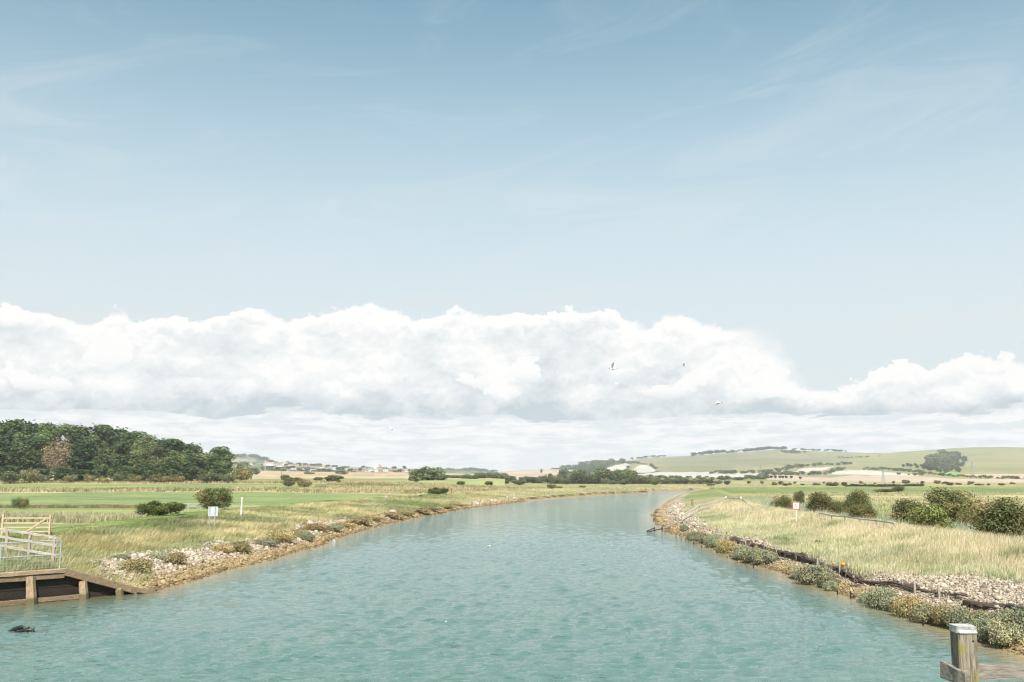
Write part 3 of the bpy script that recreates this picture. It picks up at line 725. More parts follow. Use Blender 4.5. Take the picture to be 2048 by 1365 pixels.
G_HAW = [(0.160, 0.155, 0.055), (0.195, 0.155, 0.058), (0.125, 0.135, 0.045), (0.225, 0.170, 0.068)]
G_GREY = [(0.150, 0.170, 0.095), (0.125, 0.150, 0.075)]
G_DEAD = [(0.27, 0.20, 0.11), (0.23, 0.17, 0.09), (0.33, 0.25, 0.145)]
class Kind:                      # one kind of tree or bush: foliage mesh and wood mesh, height about 1 before scaling
    def __init__(s, seed, rad, zc, lobes, lr, leaves, size, cols, h, r, limbs, leafmat='leaf', barkmat='bark', **kw):
        rng = np.random.default_rng(seed + 500)
        (V, F4, C), L, lrad = crown_mesh('', seed, rad, zc, lobes, lr, leaves, size, cols, **kw)
        s.H = V[:, 2].max(); s.W = 2 * np.percentile(np.abs(V[:, 0]), 98.5)
        s.V, s.F, s.C = V, F4, C
        s.leaf = lambda nm: np_mesh(nm, V, F4, mats=[M[leafmat]], col=C, link=False)
        mb = MB(); trunk_mb(mb, rng, h, r, limbs, L); s.mb = mb; s.bm = M[barkmat]
        s._l = {}; s._w = {}
    def meshes(s, a, b):
        if a not in s._l: s._l[a] = s.leaf(a); s._w[b] = s.mb.mesh(b, s.bm, True)
        return s._l[a], s._w[b]
rr = np.random.default_rng(99)
K = {}
K['wood_a'] = Kind(1, (5.2, 5.2, 9.8), 10.6, 34, 2.25, 6400, 0.40, G_DARK + G_MID[:1], 13, 0.45, 8, zmin=0.4)
K['wood_b'] = Kind(2, (6.0, 5.5, 9.2), 10.2, 36, 2.2, 6400, 0.40, G_MID + G_DARK[:1], 13, 0.45, 8, zmin=0.4)
K['wood_c'] = Kind(3, (4.6, 4.6, 9.8), 10.4, 30, 2.0, 6000, 0.40, G_DARK, 13, 0.42, 7, zmin=0.3)
K['wood_d'] = Kind(4, (5.4, 5.0, 8.6), 11.2, 34, 1.7, 4800, 0.38, G_LITE + G_MID, 14, 0.42, 10, 'leaf', 'palebark', zmin=1.0)
K['wood_e'] = Kind(5, (4.0, 4.0, 5.0), 5.5, 34, 1.6, 3600, 0.36, G_DARK, 6, 0.3, 5, zmin=0.3)
K['dead'] = Kind(6, (3.6, 3.4, 7.2), 8.6, 34, 1.5, 3000, 0.18, G_DEAD, 13, 0.36, 26, 'twig', 'palebark', zmin=0.8, spray=0.3)
K['haw_a'] = Kind(11, (1.9, 1.8, 1.5), 1.7, 34, 0.56, 9500, 0.07, G_HAW, 1.6, 0.10, 12, zmin=0.08, spray=0.26)
K['haw_b'] = Kind(12, (1.7, 1.7, 1.95), 2.05, 50, 0.54, 10000, 0.07, G_HAW[:3] + G_MID[:1], 1.9, 0.10, 12, zmin=0.08, spray=0.26)
K['haw_c'] = Kind(13, (2.4, 2.0, 1.35), 1.4, 38, 0.56, 9500, 0.075, G_MID + G_HAW[:2], 1.2, 0.10, 12, zmin=0.06, spray=0.26)
K['haw_f'] = Kind(14, (2.0, 1.9, 1.6), 1.75, 40, 0.56, 10000, 0.07, [(0.20, 0.215, 0.06), (0.175, 0.20, 0.055), (0.225, 0.22, 0.07)], 1.4, 0.10, 12, zmin=0.06, spray=0.26)
K['bush_a'] = Kind(21, (2.6, 2.3, 1.8), 1.8, 24, 1.0, 2600, 0.20, G_MID + G_HAW[:2], 1.5, 0.12, 5, zmin=0.1)
K['bush_b'] = Kind(22, (2.2, 2.2, 2.2), 2.2, 22, 0.95, 2400, 0.20, G_DARK[2:] + G_MID, 2, 0.12, 5, zmin=0.1)
K['bush_c'] = Kind(23, (3.2, 2.4, 1.5), 1.4, 26, 0.9, 2600, 0.20, G_HAW + G_LITE[:1], 1.2, 0.12, 5, zmin=0.1)
K['bush_g'] = Kind(24, (2.4, 2.2, 2.4), 2.4, 22, 1.0, 2400, 0.22, G_GREY, 2, 0.14, 6, zmin=0.2)
K['thick_a'] = Kind(25, (2.6, 2.3, 2.2), 2.1, 26, 0.95, 2800, 0.19, G_MID[:1] + G_LITE, 2, 0.12, 5, zmin=0.1)
K['thick_b'] = Kind(26, (2.2, 2.2, 2.4), 2.3, 24, 0.9, 2600, 0.19, G_MID, 2, 0.12, 5, zmin=0.1)
K['thick_c'] = Kind(27, (2.8, 2.4, 2.0), 1.9, 26, 0.9, 2800, 0.19, G_LITE[1:] + G_HAW[:1], 1.6, 0.12, 5, zmin=0.1)
K['gorse'] = Kind(31, (2.2, 1.7, 1.0), 1.0, 44, 0.42, 8500, 0.07, [(0.085, 0.115, 0.022), (0.11, 0.125, 0.028), (0.07, 0.10, 0.02)], 0.9, 0.07, 8, zmin=0.05, spray=0.2)
K['thorn'] = Kind(32, (1.9, 1.7, 1.45), 1.45, 44, 0.48, 8000, 0.075, [(0.10, 0.125, 0.036), (0.125, 0.135, 0.042), (0.16, 0.14, 0.05)], 1.3, 0.09, 10, zmin=0.1, spray=0.32)
K['willow'] = Kind(33, (5.4, 4.6, 3.4), 3.0, 60, 1.15, 7500, 0.24, G_MID + G_LITE[:2] + G_GREY[1:], 3, 0.3, 6, zmin=0.15)
K['poplar'] = Kind(34, (1.6, 1.6, 6.5), 7.5, 26, 0.9, 1500, 0.3, G_GREY + G_MID[:1], 10, 0.2, 4, zmin=1.0)
K['far_a'] = Kind(41, (5.5, 5.5, 5.0), 5.6, 16, 2.2, 800, 0.7, [(0.085, 0.110, 0.052), (0.105, 0.122, 0.058)], 4, 0.4, 2, zmin=0.3)
K['far_c'] = Kind(43, (5.5, 5.5, 5.5), 6.0, 16, 2.2, 800, 0.7, [(0.115, 0.145, 0.062), (0.135, 0.15, 0.07)], 4, 0.4, 2, zmin=0.3)
K['far_b'] = Kind(42, (5.0, 5.0, 6.0), 6.4, 16, 2.1, 800, 0.7, [(0.075, 0.104, 0.050), (0.092, 0.115, 0.052)], 4, 0.4, 2, zmin=0.3)

def plant(kind, name, px, base, w, h, label, cat, group=None, Y=None, foliage='crown', woodname='trunk', ymin=24, ymax=3000, ground=True, sy=None, rot=None, P=None):
    """a tree or bush that spans w by h photo pixels, standing at that place on the ground"""
    k = K[kind]
    p = np.array(P) if P is not None else (at(px, base, ymin, ymax) if Y is None else on_depth(px, base, Y))
    if Y is not None and ground and P is None: p[2] = hz(p[0], p[1])
    m = p[1] / F
    topz = on_depth(px, base - h, p[1])[2]
    sx = w * m / k.W; sz = max(0.3, (topz - p[2])) / k.H
    t = thing(name, tuple(p - np.array((0, 0, 0.05))), label, cat, group, rr.uniform(-0.5, 0.5) if rot is None else rot)
    t.scale = (sx, sx if sy is None else sy * sx, sz)
    a, b = k.meshes(foliage, woodname)
    part(foliage, a, t); part(woodname, b, t)
    return t
ORD = ['first', 'second', 'third', 'fourth', 'fifth', 'sixth', 'seventh', 'eighth', 'ninth', 'tenth', 'eleventh', 'twelfth', 'thirteenth', 'fourteenth', 'fifteenth', 'sixteenth', 'seventeenth', 'eighteenth', 'nineteenth', 'twentieth']
def ordinal(i, n):
    if i == 0: return 'leftmost'
    if i == n - 1: return 'rightmost'
    return ORD[i] + ' from the left'

# the dark wood on the left: two rows of tall trees, a dead one, undergrowth
back = [(-150, 838), (-105, 836), (-60, 839), (-20, 838), (20, 837), (62, 841), (98, 843), (132, 845), (166, 847), (200, 850), (228, 854), (258, 860), (287, 867), (314, 873), (341, 879), (366, 884), (387, 896)]
for i, (px, top) in enumerate(back):
    kd = ['wood_a', 'wood_b', 'wood_d', 'wood_a', 'wood_c'][i % 5]
    vis = i - 4
    lab = ('tall tree at the hidden far left end of the dark wood' if vis < 0 else 'tall broadleaf tree in the back row of the dark wood, %s' % ordinal(vis, len(back) - 4))
    t = plant(kd, 'broadleaf_tree', px + rr.uniform(-4, 4), 962, rr.uniform(58, 74), 962 - top + rr.uniform(-2, 3), lab, 'tree', 'tall trees of the dark wood', Y=rr.uniform(372, 392), rot=rr.uniform(0, 6.28))
front = [(-130, 862, 60, 'wood_a'), (-70, 868, 62, 'wood_b'), (-15, 872, 60, 'wood_c'), (58, 866, 62, 'wood_a'), (163, 880, 60, 'wood_c'), (243, 874, 48, 'wood_a'), (282, 884, 44, 'wood_b'), (312, 888, 42, 'wood_d'), (352, 899, 46, 'wood_b'), (381, 906, 36, 'wood_a'), (437, 892, 52, 'wood_b')]
desc = {163: 'broad deep-green tree just right of the dead brown tree', 437: 'separate tree standing at the right end of the dark wood', 58: 'dark tree at the left edge just left of the dead brown tree', 312: 'pale thin-crowned tree at the middle of the front row of the wood'}
j = 0
for px, top, w, kd in front:
    lab = desc.get(px)
    if lab is None:
        lab = 'tree in the front row of the wood, beyond the left edge of the view' if px < 40 else 'bushy-crowned tree in the front row of the wood, %s of four behind the field hedge' % ['first', 'second', 'third', 'fourth'][j]
        j += px > 40
    plant(kd, 'broadleaf_tree', px, 962, w, 962 - top, lab, 'tree', 'front trees of the dark wood', Y=rr.uniform(352, 362), rot=rr.uniform(0, 6.28))
plant('dead', 'dead_tree', 110, 962, 54, 88, 'dead tree with bare brown twigs at the front of the dark wood', 'tree', Y=351, rot=0.4)
under = [(208, 905, 36, 'wood_e', 'small dark rounded tree at the foot of the wood, left of the tree gap'), (300, 925, 34, 'wood_e', 'low dark tree at the foot of the wood behind the utility pole'), (345, 920, 40, 'wood_e', 'low dark green tree under the middle of the wood'), (395, 912, 42, 'wood_e', 'low dark tree under the gap near the right end of the wood'), (22, 930, 46, 'wood_e', 'low dark tree at the foot of the wood at the left picture edge'), (-60, 930, 60, 'wood_e', 'low dark tree at the foot of the wood, out of view to the left'), (252, 930, 36, 'wood_e', 'low dark tree at the foot of the wood between two field bushes'), (82, 936, 44, 'wood_e', 'low dark tree at the foot of the wood left of the dead brown tree'), (134, 934, 44, 'wood_e', 'low dark tree at the foot of the wood right of the dead brown tree'), (170, 938, 46, 'wood_e', 'low dark tree below the broad deep-green tree'), (440, 936, 40, 'wood_e', 'low dark tree under the separate tree at the end of the wood'), (275, 936, 44, 'wood_e', 'low dark tree right of the field bushes in mid wood'), (326, 936, 44, 'wood_e', 'low dark tree right of the utility pole before the wood'), (370, 934, 44, 'wood_e', 'low dark tree left of the gap near the right end of the wood')]
for px, top, w, kd, lab in under: plant(kd, 'small_tree', px, 962, w, 962 - top, lab, 'tree', 'undergrowth trees of the dark wood', Y=rr.uniform(343, 349))
edge = [(58, 963, 34, 26, 'bush_a'), (84, 964, 20, 14, 'bush_g'), (142, 963, 24, 14, 'bush_a'), (177, 965, 23, 19, 'bush_c'), (206, 966, 24, 13, 'bush_c'), (236, 962, 22, 17, 'bush_b'), (267, 967, 28, 20, 'bush_c'), (318, 968, 40, 20, 'bush_c'), (352, 968, 32, 20, 'bush_c'), (421, 970, 46, 24, 'bush_b'), (456, 970, 30, 22, 'bush_b'), (20, 964, 40, 22, 'bush_b'), (-40, 964, 50, 24, 'bush_a')]
for i, (px, b, w, h, kd) in enumerate(sorted(edge)):
    lab = 'rounded field bush along the foot of the dark wood, ' + (ordinal(i - 1, len(edge) - 1) if i else 'hidden at far left')
    plant({'bush_a': 'thick_c', 'bush_b': 'thick_a', 'bush_c': 'bush_c'}.get(kd, kd), 'field_bush', px, b, w, h * 1.1, lab, 'bush', 'bushes along the foot of the wood', Y=rr.uniform(326, 338), foliage='foliage', woodname='stem')
plant('bush_c', 'field_bush', 482, 956, 40, 26, 'brownish hawthorn on the wheat edge right of the dark wood', 'bush', Y=375, foliage='foliage', woodname='stem')
plant('bush_g', 'small_tree', 488, 952, 30, 30, 'grey-green tree rising behind the brownish hawthorn', 'tree', Y=470, ground=False, P=wheat.point(488, 951))
plant('bush_g', 'small_tree', 510, 951, 20, 17, 'round grey-green tree at the upper edge of the wheat', 'tree', P=wheat.point(510, 951))
for px, b, w, h, kd, lab in ((570, 962, 16, 13, 'bush_b', 'small pointed bush left of the pair on the meadow edge'), (586, 966, 34, 13, 'bush_a', 'wide bush behind the two rounded field bushes'), (578, 973, 22, 13, 'bush_a', 'left one of two rounded bushes standing in the meadow'), (608, 974, 28, 18, 'bush_c', 'right one of two rounded bushes standing in the meadow'), (637, 964, 19, 10, 'bush_b', 'low bush at the wheat edge left of the big dark bush'), (668, 966, 36, 16, 'bush_b', 'big dark rounded bush by itself at the wheat edge'),
        (618, 949, 22, 6, 'bush_c', 'low dark scrub in the middle of the wheat field'), (684, 950, 25, 10, 'bush_g', 'grey willow scrub at the upper wheat edge'), (922, 973, 16, 11, 'bush_b', 'lone round bush right of the walker in dark red'), (876, 990, 40, 17, 'gorse', 'yellowish bush on the levee beside the walker in dark red'), (897, 959, 18, 9, 'bush_b', 'small bush directly right of the great round willow')):
    P = wheat.point(px, b) if (b < 952) else None
    plant(kd, 'field_bush', px, b, w, h, lab, 'bush', foliage='foliage', woodname='stem', ymin=100, P=P)
plant('willow', 'willow_tree', 855, 964, 66, 34, 'great round green willow standing alone before the wheat', 'tree', ymin=150)
plant('bush_g', 'field_bush', 830, 965, 24, 14, 'low grey bush against the left side of the round willow', 'bush', ymin=150, foliage='foliage', woodname='stem')
plant('bush_b', 'field_bush', 884, 965, 22, 16, 'low dark bush against the right side of the round willow', 'bush', ymin=150, foliage='foliage', woodname='stem')
# the thicket beyond the bend of the river
thick = [(912, 960, 20, 10, 'bush_b'), (932, 962, 24, 15, 'bush_a'), (945, 963, 22, 13, 'bush_b'), (960, 962, 24, 17, 'bush_b'), (975, 961, 26, 18, 'bush_a'), (990, 962, 22, 18, 'bush_b'), (1005, 963, 28, 19, 'bush_a'), (1020, 965, 24, 14, 'bush_b'), (1038, 971, 28, 14, 'bush_c'), (1013, 968, 12, 9, 'bush_b'), (978, 972, 16, 10, 'bush_b'), (1050, 966, 22, 15, 'bush_a'), (1062, 967, 22, 14, 'bush_b'), (1078, 966, 24, 15, 'bush_a'), (1095, 968, 26, 22, 'bush_c'), (1112, 968, 26, 21, 'bush_c'), (1130, 966, 24, 30, 'bush_g'), (1140, 968, 26, 22, 'bush_a'), (1133, 969, 14, 13, 'bush_b'), (1158, 966, 32, 27, 'bush_b'), (1176, 968, 30, 22, 'bush_b'), (1190, 967, 24, 18, 'bush_b'), (1206, 966, 34, 31, 'bush_b'), (1212, 969, 17, 13, 'bush_a'), (1232, 966, 38, 30, 'bush_a'), (1250, 967, 28, 28, 'bush_b'), (1264, 967, 24, 28, 'bush_b'), (1278, 968, 30, 20, 'bush_a'), (1295, 968, 32, 20, 'bush_c'), (1310, 969, 24, 14, 'bush_c'), (1331, 967, 26, 11, 'bush_c'), (1352, 967, 22, 10, 'bush_b'), (1368, 967, 20, 10, 'bush_b'), (1386, 967, 20, 10, 'bush_c'), (1402, 967, 20, 10, 'bush_a'), (1418, 968, 18, 11, 'bush_b'), (1436, 968, 20, 8, 'bush_c'), (1309, 971, 14, 11, 'bush_b'), (1246, 970, 20, 9, 'bush_b'), (1225, 970, 18, 9, 'bush_a')]
thick.sort()
nT = len(thick)
for i, (px, b, w, h, kd) in enumerate(thick):
    lab = 'dense green bush in the thicket beyond the river bend' + (', ' + ordinal(i, nT) if i < 20 or i == nT - 1 else ', %s from the right' % ORD[nT - 1 - i] if nT - 1 - i < 20 else ', in its middle')
    plant(kd.replace('bush', 'thick') if kd != 'bush_g' else kd, 'thicket_bush', px, b, w, h, lab, 'bush', 'bushes of the thicket beyond the bend', foliage='foliage', woodname='stem', ymin=380, ymax=690)
for px, b, w, h, kd, lab in ((1103, 978, 18, 11, 'haw_c', 'round bush on the levee grass in front of the thicket'), (1118, 977, 14, 5, 'haw_c', 'flat low bush next to the round one before the thicket'), (1165, 976, 13, 6, 'haw_c', 'small bush on the levee grass right of the flat one'), (1422, 972, 16, 6, 'haw_c', 'low yellow-green bush on the far bank right of the thicket'), (1455, 970, 13, 9, 'bush_b', 'very dark round bush on the flats right of the thicket')):
    plant(kd, 'field_bush', px, b, w, h, lab, 'bush', foliage='foliage', woodname='stem', ymin=250)
plant('poplar', 'poplar_tree', 1083, 951, 6, 13, 'slim lone poplar standing out against the tan hill', 'tree', P=tan.point(1083, 947))
dots = [(1498, 967, 8, 5), (1524, 968, 7, 7), (1549, 971, 10, 8), (1561, 970, 10, 8), (1571, 972, 10, 6), (1580, 971, 7, 7), (1605, 971, 8, 4), (1633, 971, 15, 6), (1648, 967, 4, 4), (1665, 972, 24, 8), (1689, 972, 11, 8), (1705, 972, 8, 5), (1730, 971, 6, 4), (1787, 965, 6, 3), (1812, 966, 14, 7), (1722, 966, 9, 5), (1835, 969, 4, 3), (1845, 966, 8, 4), (1875, 966, 13, 6), (1885, 969, 5, 3), (1891, 968, 12, 5), (1900, 971, 14, 7), (1917, 970, 12, 5), (1937, 970, 6, 3), (1942, 966, 12, 4), (1958, 971, 18, 4), (1977, 971, 7, 4), (2003, 971, 12, 5), (2025, 969, 10, 5), (1750, 968, 5, 3), (1672, 966, 8, 3), (1590, 967, 6, 4), (1770, 970, 6, 3)]
for i, (px, b, w, h) in enumerate(sorted(dots)):
    lab = 'small far bush on the flats under the hill, ' + (ordinal(i, len(dots)) if i < 17 else '%s from the right' % ORD[len(dots) - 1 - i] if i < len(dots) - 1 else 'rightmost')
    plant(['bush_b', 'bush_a', 'bush_c'][i % 3], 'far_bush', px, b, w, h, lab, 'bush', 'scattered bushes on the far flats', foliage='foliage', woodname='stem', ymin=420, ymax=690)
# hawthorns behind the right-hand levee
for px, top, w, Y, kd, lab in ((1549, 999, 24, 150, 'haw_c', 'smallest low brown hawthorn at the left end of the row behind the levee'), (1569, 987, 38, 126, 'haw_b', 'rounded hawthorn directly left of the red-framed sign'), (1600, 979, 23, 165, 'haw_b', 'small dark ball-shaped hawthorn above the red-framed sign'), (1642, 980, 50, 120, 'haw_b', 'dense ball-shaped hawthorn right of the red-framed sign'), (1678, 998, 36, 112, 'haw_a', 'low hawthorn squeezed between the ball-shaped and the twin-topped ones'), (1716, 976, 50, 113, 'haw_b', 'tall upright brown hawthorn in the middle of the levee row'), (1728, 1004, 48, 99, 'haw_a', 'rounded hawthorn in front of the tall upright brown one'), (1823, 993, 68, 93, 'haw_a', 'left hawthorn of the big cluster, leaning out to the left'), (1898, 970, 96, 95, 'haw_b', 'largest hawthorn, brown-topped, at the back of the big cluster'), (1862, 1003, 74, 76, 'haw_f', 'yellow-green hawthorn at the front of the big cluster'), (1938, 1010, 44, 92, 'haw_a', 'low hawthorn on the right flank of the largest one'), (2012, 988, 104, 70, 'haw_b', 'big dark hawthorn cut by the right edge of the photo'), (1612, 1016, 34, 118, 'haw_c', 'low brown scrub at the foot of the sign bushes'), (2110, 985, 110, 74, 'haw_a', 'hawthorn out of view beyond the right edge'), (1543, 1006, 12, 140, 'haw_c', 'tiny dark shrub under the smallest hawthorn')):
    p = on_depth(px, 1040, Y); z = hz(p[0], p[1]); base = 953 + (CAM_H - z) / Y * F
    plant(kd, 'hawthorn_bush', px, base, w, base - top, lab, 'bush', 'hawthorns behind the right levee', Y=Y, foliage='foliage', woodname='stem', rot=rr.uniform(0, 6.28))
for px, b, w, h, lab in ((1770, 986, 38, 9, 'flat olive bush out on the pale field'), (1797, 986, 20, 16, 'small upright bush beside the flat one on the pale field')):
    plant('haw_a', 'field_bush', px, b, w, h, lab, 'bush', foliage='foliage', woodname='stem', ymin=150)
# left levee bushes
p = on_depth(320, 1030, 104); plant('gorse', 'gorse_bush', 320, 1036, 88, 38, 'low spreading yellow-green bush on the left levee', 'bush', Y=103, foliage='foliage', woodname='stem', rot=0)
plant('thorn', 'thorn_bush', 430, 1020, 64, 47, 'spiky dark thorn bush behind the white notice board', 'bush', Y=122, foliage='foliage', woodname='stem', rot=0)
plant('haw_c', 'field_bush', 40, 1012, 30, 20, 'dark bush at the left picture edge in the green field', 'bush', Y=150, foliage='foliage', woodname='stem')

# ------------------------------------------------------------------ woods and hedges on the hills
rng = np.random.default_rng(21)
def far_mass(name, pts, w, h, label, cat, cols, jit=0.35):
    """a far wood seen as one mass: many small crowns of leaves at hillside places (w, h in photo pixels)"""
    Vs, Fs, Cs = [], [], []; n = 0
    base = [K['far_a'], K['far_b']]
    for i, p in enumerate(pts):
        k = base[i % 2]; s = rng.uniform(1 - jit, 1 + jit); a = rng.uniform(0, 6.28)
        keep = rng.random(len(k.F)) < 0.33
        V = k.V.reshape(-1, 4, 3)[keep].reshape(-1, 3); C = k.C.reshape(-1, 4, 3)[keep].reshape(-1, 3)
        c, sn = math.cos(a), math.sin(a)
        s = s * p[1] / F; x = (V[:, 0] * c - V[:, 1] * sn) * s * w / k.W; y = (V[:, 0] * sn + V[:, 1] * c) * s * w / k.W; z = V[:, 2] * s * h / k.H
        Vs.append(np.stack([x, y, z], 1) * 1.0 + np.asarray(p) - (0, 0, 0.6)); Fs.append(np.arange(len(V)).reshape(-1, 4) + n); n += len(V)
        Cs.append(C * np.asarray(cols) * rng.uniform(0.8, 1.2))
    o = np_mesh(name, np.concatenate(Vs), np.concatenate(Fs), mats=[M['leaf']], col=np.concatenate(Cs))
    return tag(o, label, cat, kind='stuff')
def along(hill, line, n, spread):
    p = np.array(line, float); t = np.sort(rng.uniform(0, 1, n)); s = np.concatenate([[0], np.cumsum(np.linalg.norm(np.diff(p, axis=0) * (1, 5), axis=1))]); s /= s[-1]
    x = np.interp(t, s, p[:, 0]); y = np.interp(t, s, p[:, 1]) + rng.uniform(-1, 1, n) * spread
    return hill.point(x, y)
def inside(hill, poly, n):
    p = np.array(poly, float); out = []
    while len(out) < n:
        x, y = rng.uniform(p[:, 0].min(), p[:, 0].max()), rng.uniform(p[:, 1].min(), p[:, 1].max())
        if in_poly(np.array([x]), np.array([y]), p)[0]: out.append((x, y))
    o = np.array(out); return hill.point(o[:, 0], o[:, 1])
one = (1, 1, 1)
far_mass('ridge_wood', along(chalk, [(1385, 912), (1430, 908), (1470, 906), (1510, 902.5), (1545, 900), (1572, 900)], 90, 0.8), 10, 6.5, 'dark belt of trees along the skyline of the chalk hill', 'wood', one)
far_mass('ridge_wood', np.concatenate([inside(chalk, [(1555, 902), (1590, 905), (1612, 906), (1608, 909), (1570, 907)], 22), along(chalk, [(1585, 901), (1650, 903), (1700, 905)], 22, 0.6)]), 8, 4.5, 'patchy trees on the slope just right of the skyline belt', 'wood', one)
far_mass('spur_wood', inside(chalk, [(1080, 951), (1105, 943), (1140, 936.5), (1175, 929.5), (1205, 925.5), (1243, 923.5), (1250, 927), (1220, 932), (1200, 944), (1150, 952)], 190), 11, 7, 'dark wood covering the spur left of the chalk quarry', 'wood', (0.95, 1, 1))
far_mass('quarry_wood', np.concatenate([along(chalk, [(1256, 928), (1270, 927), (1300, 931), (1318, 943)], 26, 0.6), along(chalk, [(1258, 934), (1250, 944)], 8, 0.5), along(chalk, [(1240, 922), (1290, 917), (1330, 915)], 18, 0.8)]), 7, 4.5, 'scrub wood around the white chalk quarry', 'wood', one)
far_mass('strip_wood', np.concatenate([along(chalk, [(1420, 948), (1500, 947.5), (1540, 946), (1580, 941)], 46, 0.7), along(chalk, [(1440, 959), (1480, 958), (1520, 955), (1560, 950), (1620, 950), (1660, 949)], 70, 1.6), along(chalk, [(1575, 938), (1620, 933.5), (1670, 931), (1705, 929)], 40, 1.0), along(chalk, [(1650, 949), (1680, 941), (1690, 939.5)], 16, 0.8)]), 9, 7, 'strips of wood winding between the white and tan fields', 'wood', one)
far_mass('foot_wood', np.concatenate([along(chalk, [(1290, 958), (1380, 958), (1440, 960), (1500, 960), (1540, 957)], 70, 1.6), along(chalk, [(1515, 958), (1535, 950)], 14, 3.0)]), 10, 7, 'dark wood at the foot of the long white field', 'wood', one)
far_mass('hedge_wood', np.concatenate([along(chalk, [(1728, 939.5), (1780, 941), (1830, 945), (1880, 951), (1930, 955), (1990, 957.5), (2100, 958)], 120, 0.9), along(chalk, [(1790, 950.5), (1850, 952)], 5, 0.5)]), 8, 6, 'long dark hedge wood falling rightwards below the copse', 'wood', one)
far_mass('town_wood', np.concatenate([inside(town, [(520, 944), (520, 937), (600, 938), (640, 941), (700, 946), (560, 947)], 60), along(town, [(460, 932), (560, 930), (640, 934)], 24, 1.6)]), 10, 5.5, 'trees massed along the lower edge of the town', 'wood', (1.15, 1.15, 1.3))
far_mass('hilltop_wood', along(far, [(455, 914.5), (480, 912.8), (497, 912), (520, 918), (545, 926)], 46, 1.5), 11, 5, 'wood on the far hilltop above the town', 'wood', one)
far_mass('horizon_wood', along(far, [(862, 945), (895, 941), (940, 940.5), (990, 944)], 60, 1.6), 11, 4.5, 'low wood along the horizon right of the round willow', 'wood', one)
for i, p in enumerate(along(chalk, [(1650, 917), (1700, 916), (1764, 913.5)], 22, 1.0)):
    t = thing('hill_bush', tuple(p), 'tiny bush in the broken line across the middle of the chalk hill', 'bush', 'line of bushes on the chalk hill'); s = p[1] / F; t.scale = (4 * s / K['far_a'].W, 4 * s / K['far_a'].W, 2.2 * s / K['far_a'].H); part('crown', K['far_a'].meshes('crown', 'trunk')[0], t)
# the copse, its crowns one by one
cop = inside(chalk, [(1852, 936), (1853, 922), (1864, 912), (1890, 908.5), (1915, 910), (1931, 917), (1932, 930), (1925, 944), (1912, 946), (1900, 942), (1893, 948), (1875, 946), (1862, 943)], 105)
cop = np.concatenate([cop, inside(chalk, [(1840, 938), (1870, 938), (1890, 946), (1870, 945)], 8)])
for p in cop:
    t = thing('copse_tree', tuple(p - np.array((0, 0, 0.5))), 'round dark crown in the dense copse on the right hill', 'tree', 'trees of the hillside copse', rng.uniform(0, 6.28))
    k = K[['far_a', 'far_b', 'far_c', 'far_c'][rng.integers(0, 4)]]; s = rng.uniform(0.8, 1.2) * p[1] / F; t.scale = (11 * s / k.W, 11 * s / k.W, 10.5 * s / k.H); a, b = k.meshes('crown', 'trunk'); part('crown', a, t); part('trunk', b, t)
for px, py, s, lab in ((1807, 935.5, 0.8, 'small lone tree furthest left of the copse'), (1816, 935, 1.0, 'left tree of the touching pair west of the copse'), (1822, 935.5, 0.9, 'right tree of the touching pair west of the copse'), (1831, 934.5, 0.9, 'upper tree of the short row joining the copse'), (1835, 938, 0.95, 'lower tree of the short row joining the copse'), (1862, 911.5, 0.45, 'left of two specks of tree above the copse'), (1873, 909.5, 0.45, 'right of two specks of tree above the copse')):
    p_ = chalk.point(px, py); t = thing('copse_tree', tuple(p_), lab, 'tree', 'outlying trees by the copse'); s = s * p_[1] / F; t.scale = (8 * s / K['far_b'].W, 8 * s / K['far_b'].W, 9 * s / K['far_b'].H); a, b = K['far_b'].meshes('crown', 'trunk'); part('crown', a, t); part('trunk', b, t)
a_row = chalk.point(np.array([1543, 1551, 1560, 1566, 1573, 1583, 1601.0]), np.array([957.5, 958, 958, 958, 958, 958, 959.5]))
for i, p in enumerate(a_row):
    t = thing('field_tree', tuple(p), 'thin tree in the row on the tan field edge, ' + ordinal(i, len(a_row)), 'tree', 'row of trees on the tan field'); s = p[1] / F; t.scale = (6 * s / K['far_a'].W, 6 * s / K['far_a'].W, 6.5 * s / K['far_a'].H); a, b = K['far_a'].meshes('crown', 'trunk'); part('crown', a, t); part('trunk', b, t)

# ------------------------------------------------------------------ grass, reeds and shingle (nobody could count them)
def blades(name, X, Y, h, w, lean, col, label, cat, curl=0.5):
    rng = np.random.default_rng(abs(hash(len(X))) % 1000 + 3)
    n = len(X); Z = lookup(GZ, X, Y)
    th = rng.uniform(0, 6.28, n); a = np.stack([np.cos(th), np.sin(th), 0 * th], 1) * (w / 2)[:, None]
    B = np.stack([X, Y, Z - 0.04], 1)
    fa = (fbm(X * 0.35, Y * 0.35, 91, 3) - 0.5) * 3.2; fm = 0.35 + 1.3 * fbm(X * 0.28, Y * 0.28, 92, 3)
    lx = (lean[0] * np.cos(fa) - lean[1] * np.sin(fa)) * fm; ly = (lean[0] * np.sin(fa) + lean[1] * np.cos(fa)) * fm
    dirx = lx + rng.normal(0, 0.26, n); diry = ly + rng.normal(0, 0.26, n)
    D = np.stack([dirx, diry, 0 * dirx], 1) * h[:, None]
    up = np.stack([0 * h, 0 * h, h], 1)
    mid = B + up * 0.62 + D * 0.3; tip = B + up * np.maximum(0.55, 1 - 0.25 * np.linalg.norm(D, axis=1) / h)[:, None] + D * (0.75 + curl * 0.3)
    V = np.stack([B - a, B + a, mid + a * 0.75, mid - a * 0.75, tip], 1).reshape(-1, 3)
    i = np.arange(n)[:, None] * 5
    o = np_mesh(name, V, i + np.array([[0, 1, 2, 3]]), i + np.array([[3, 2, 4]]), mats=[M['grass']], col=np.repeat(col, 5, 0))
    return tag(o, label, cat, kind='stuff')
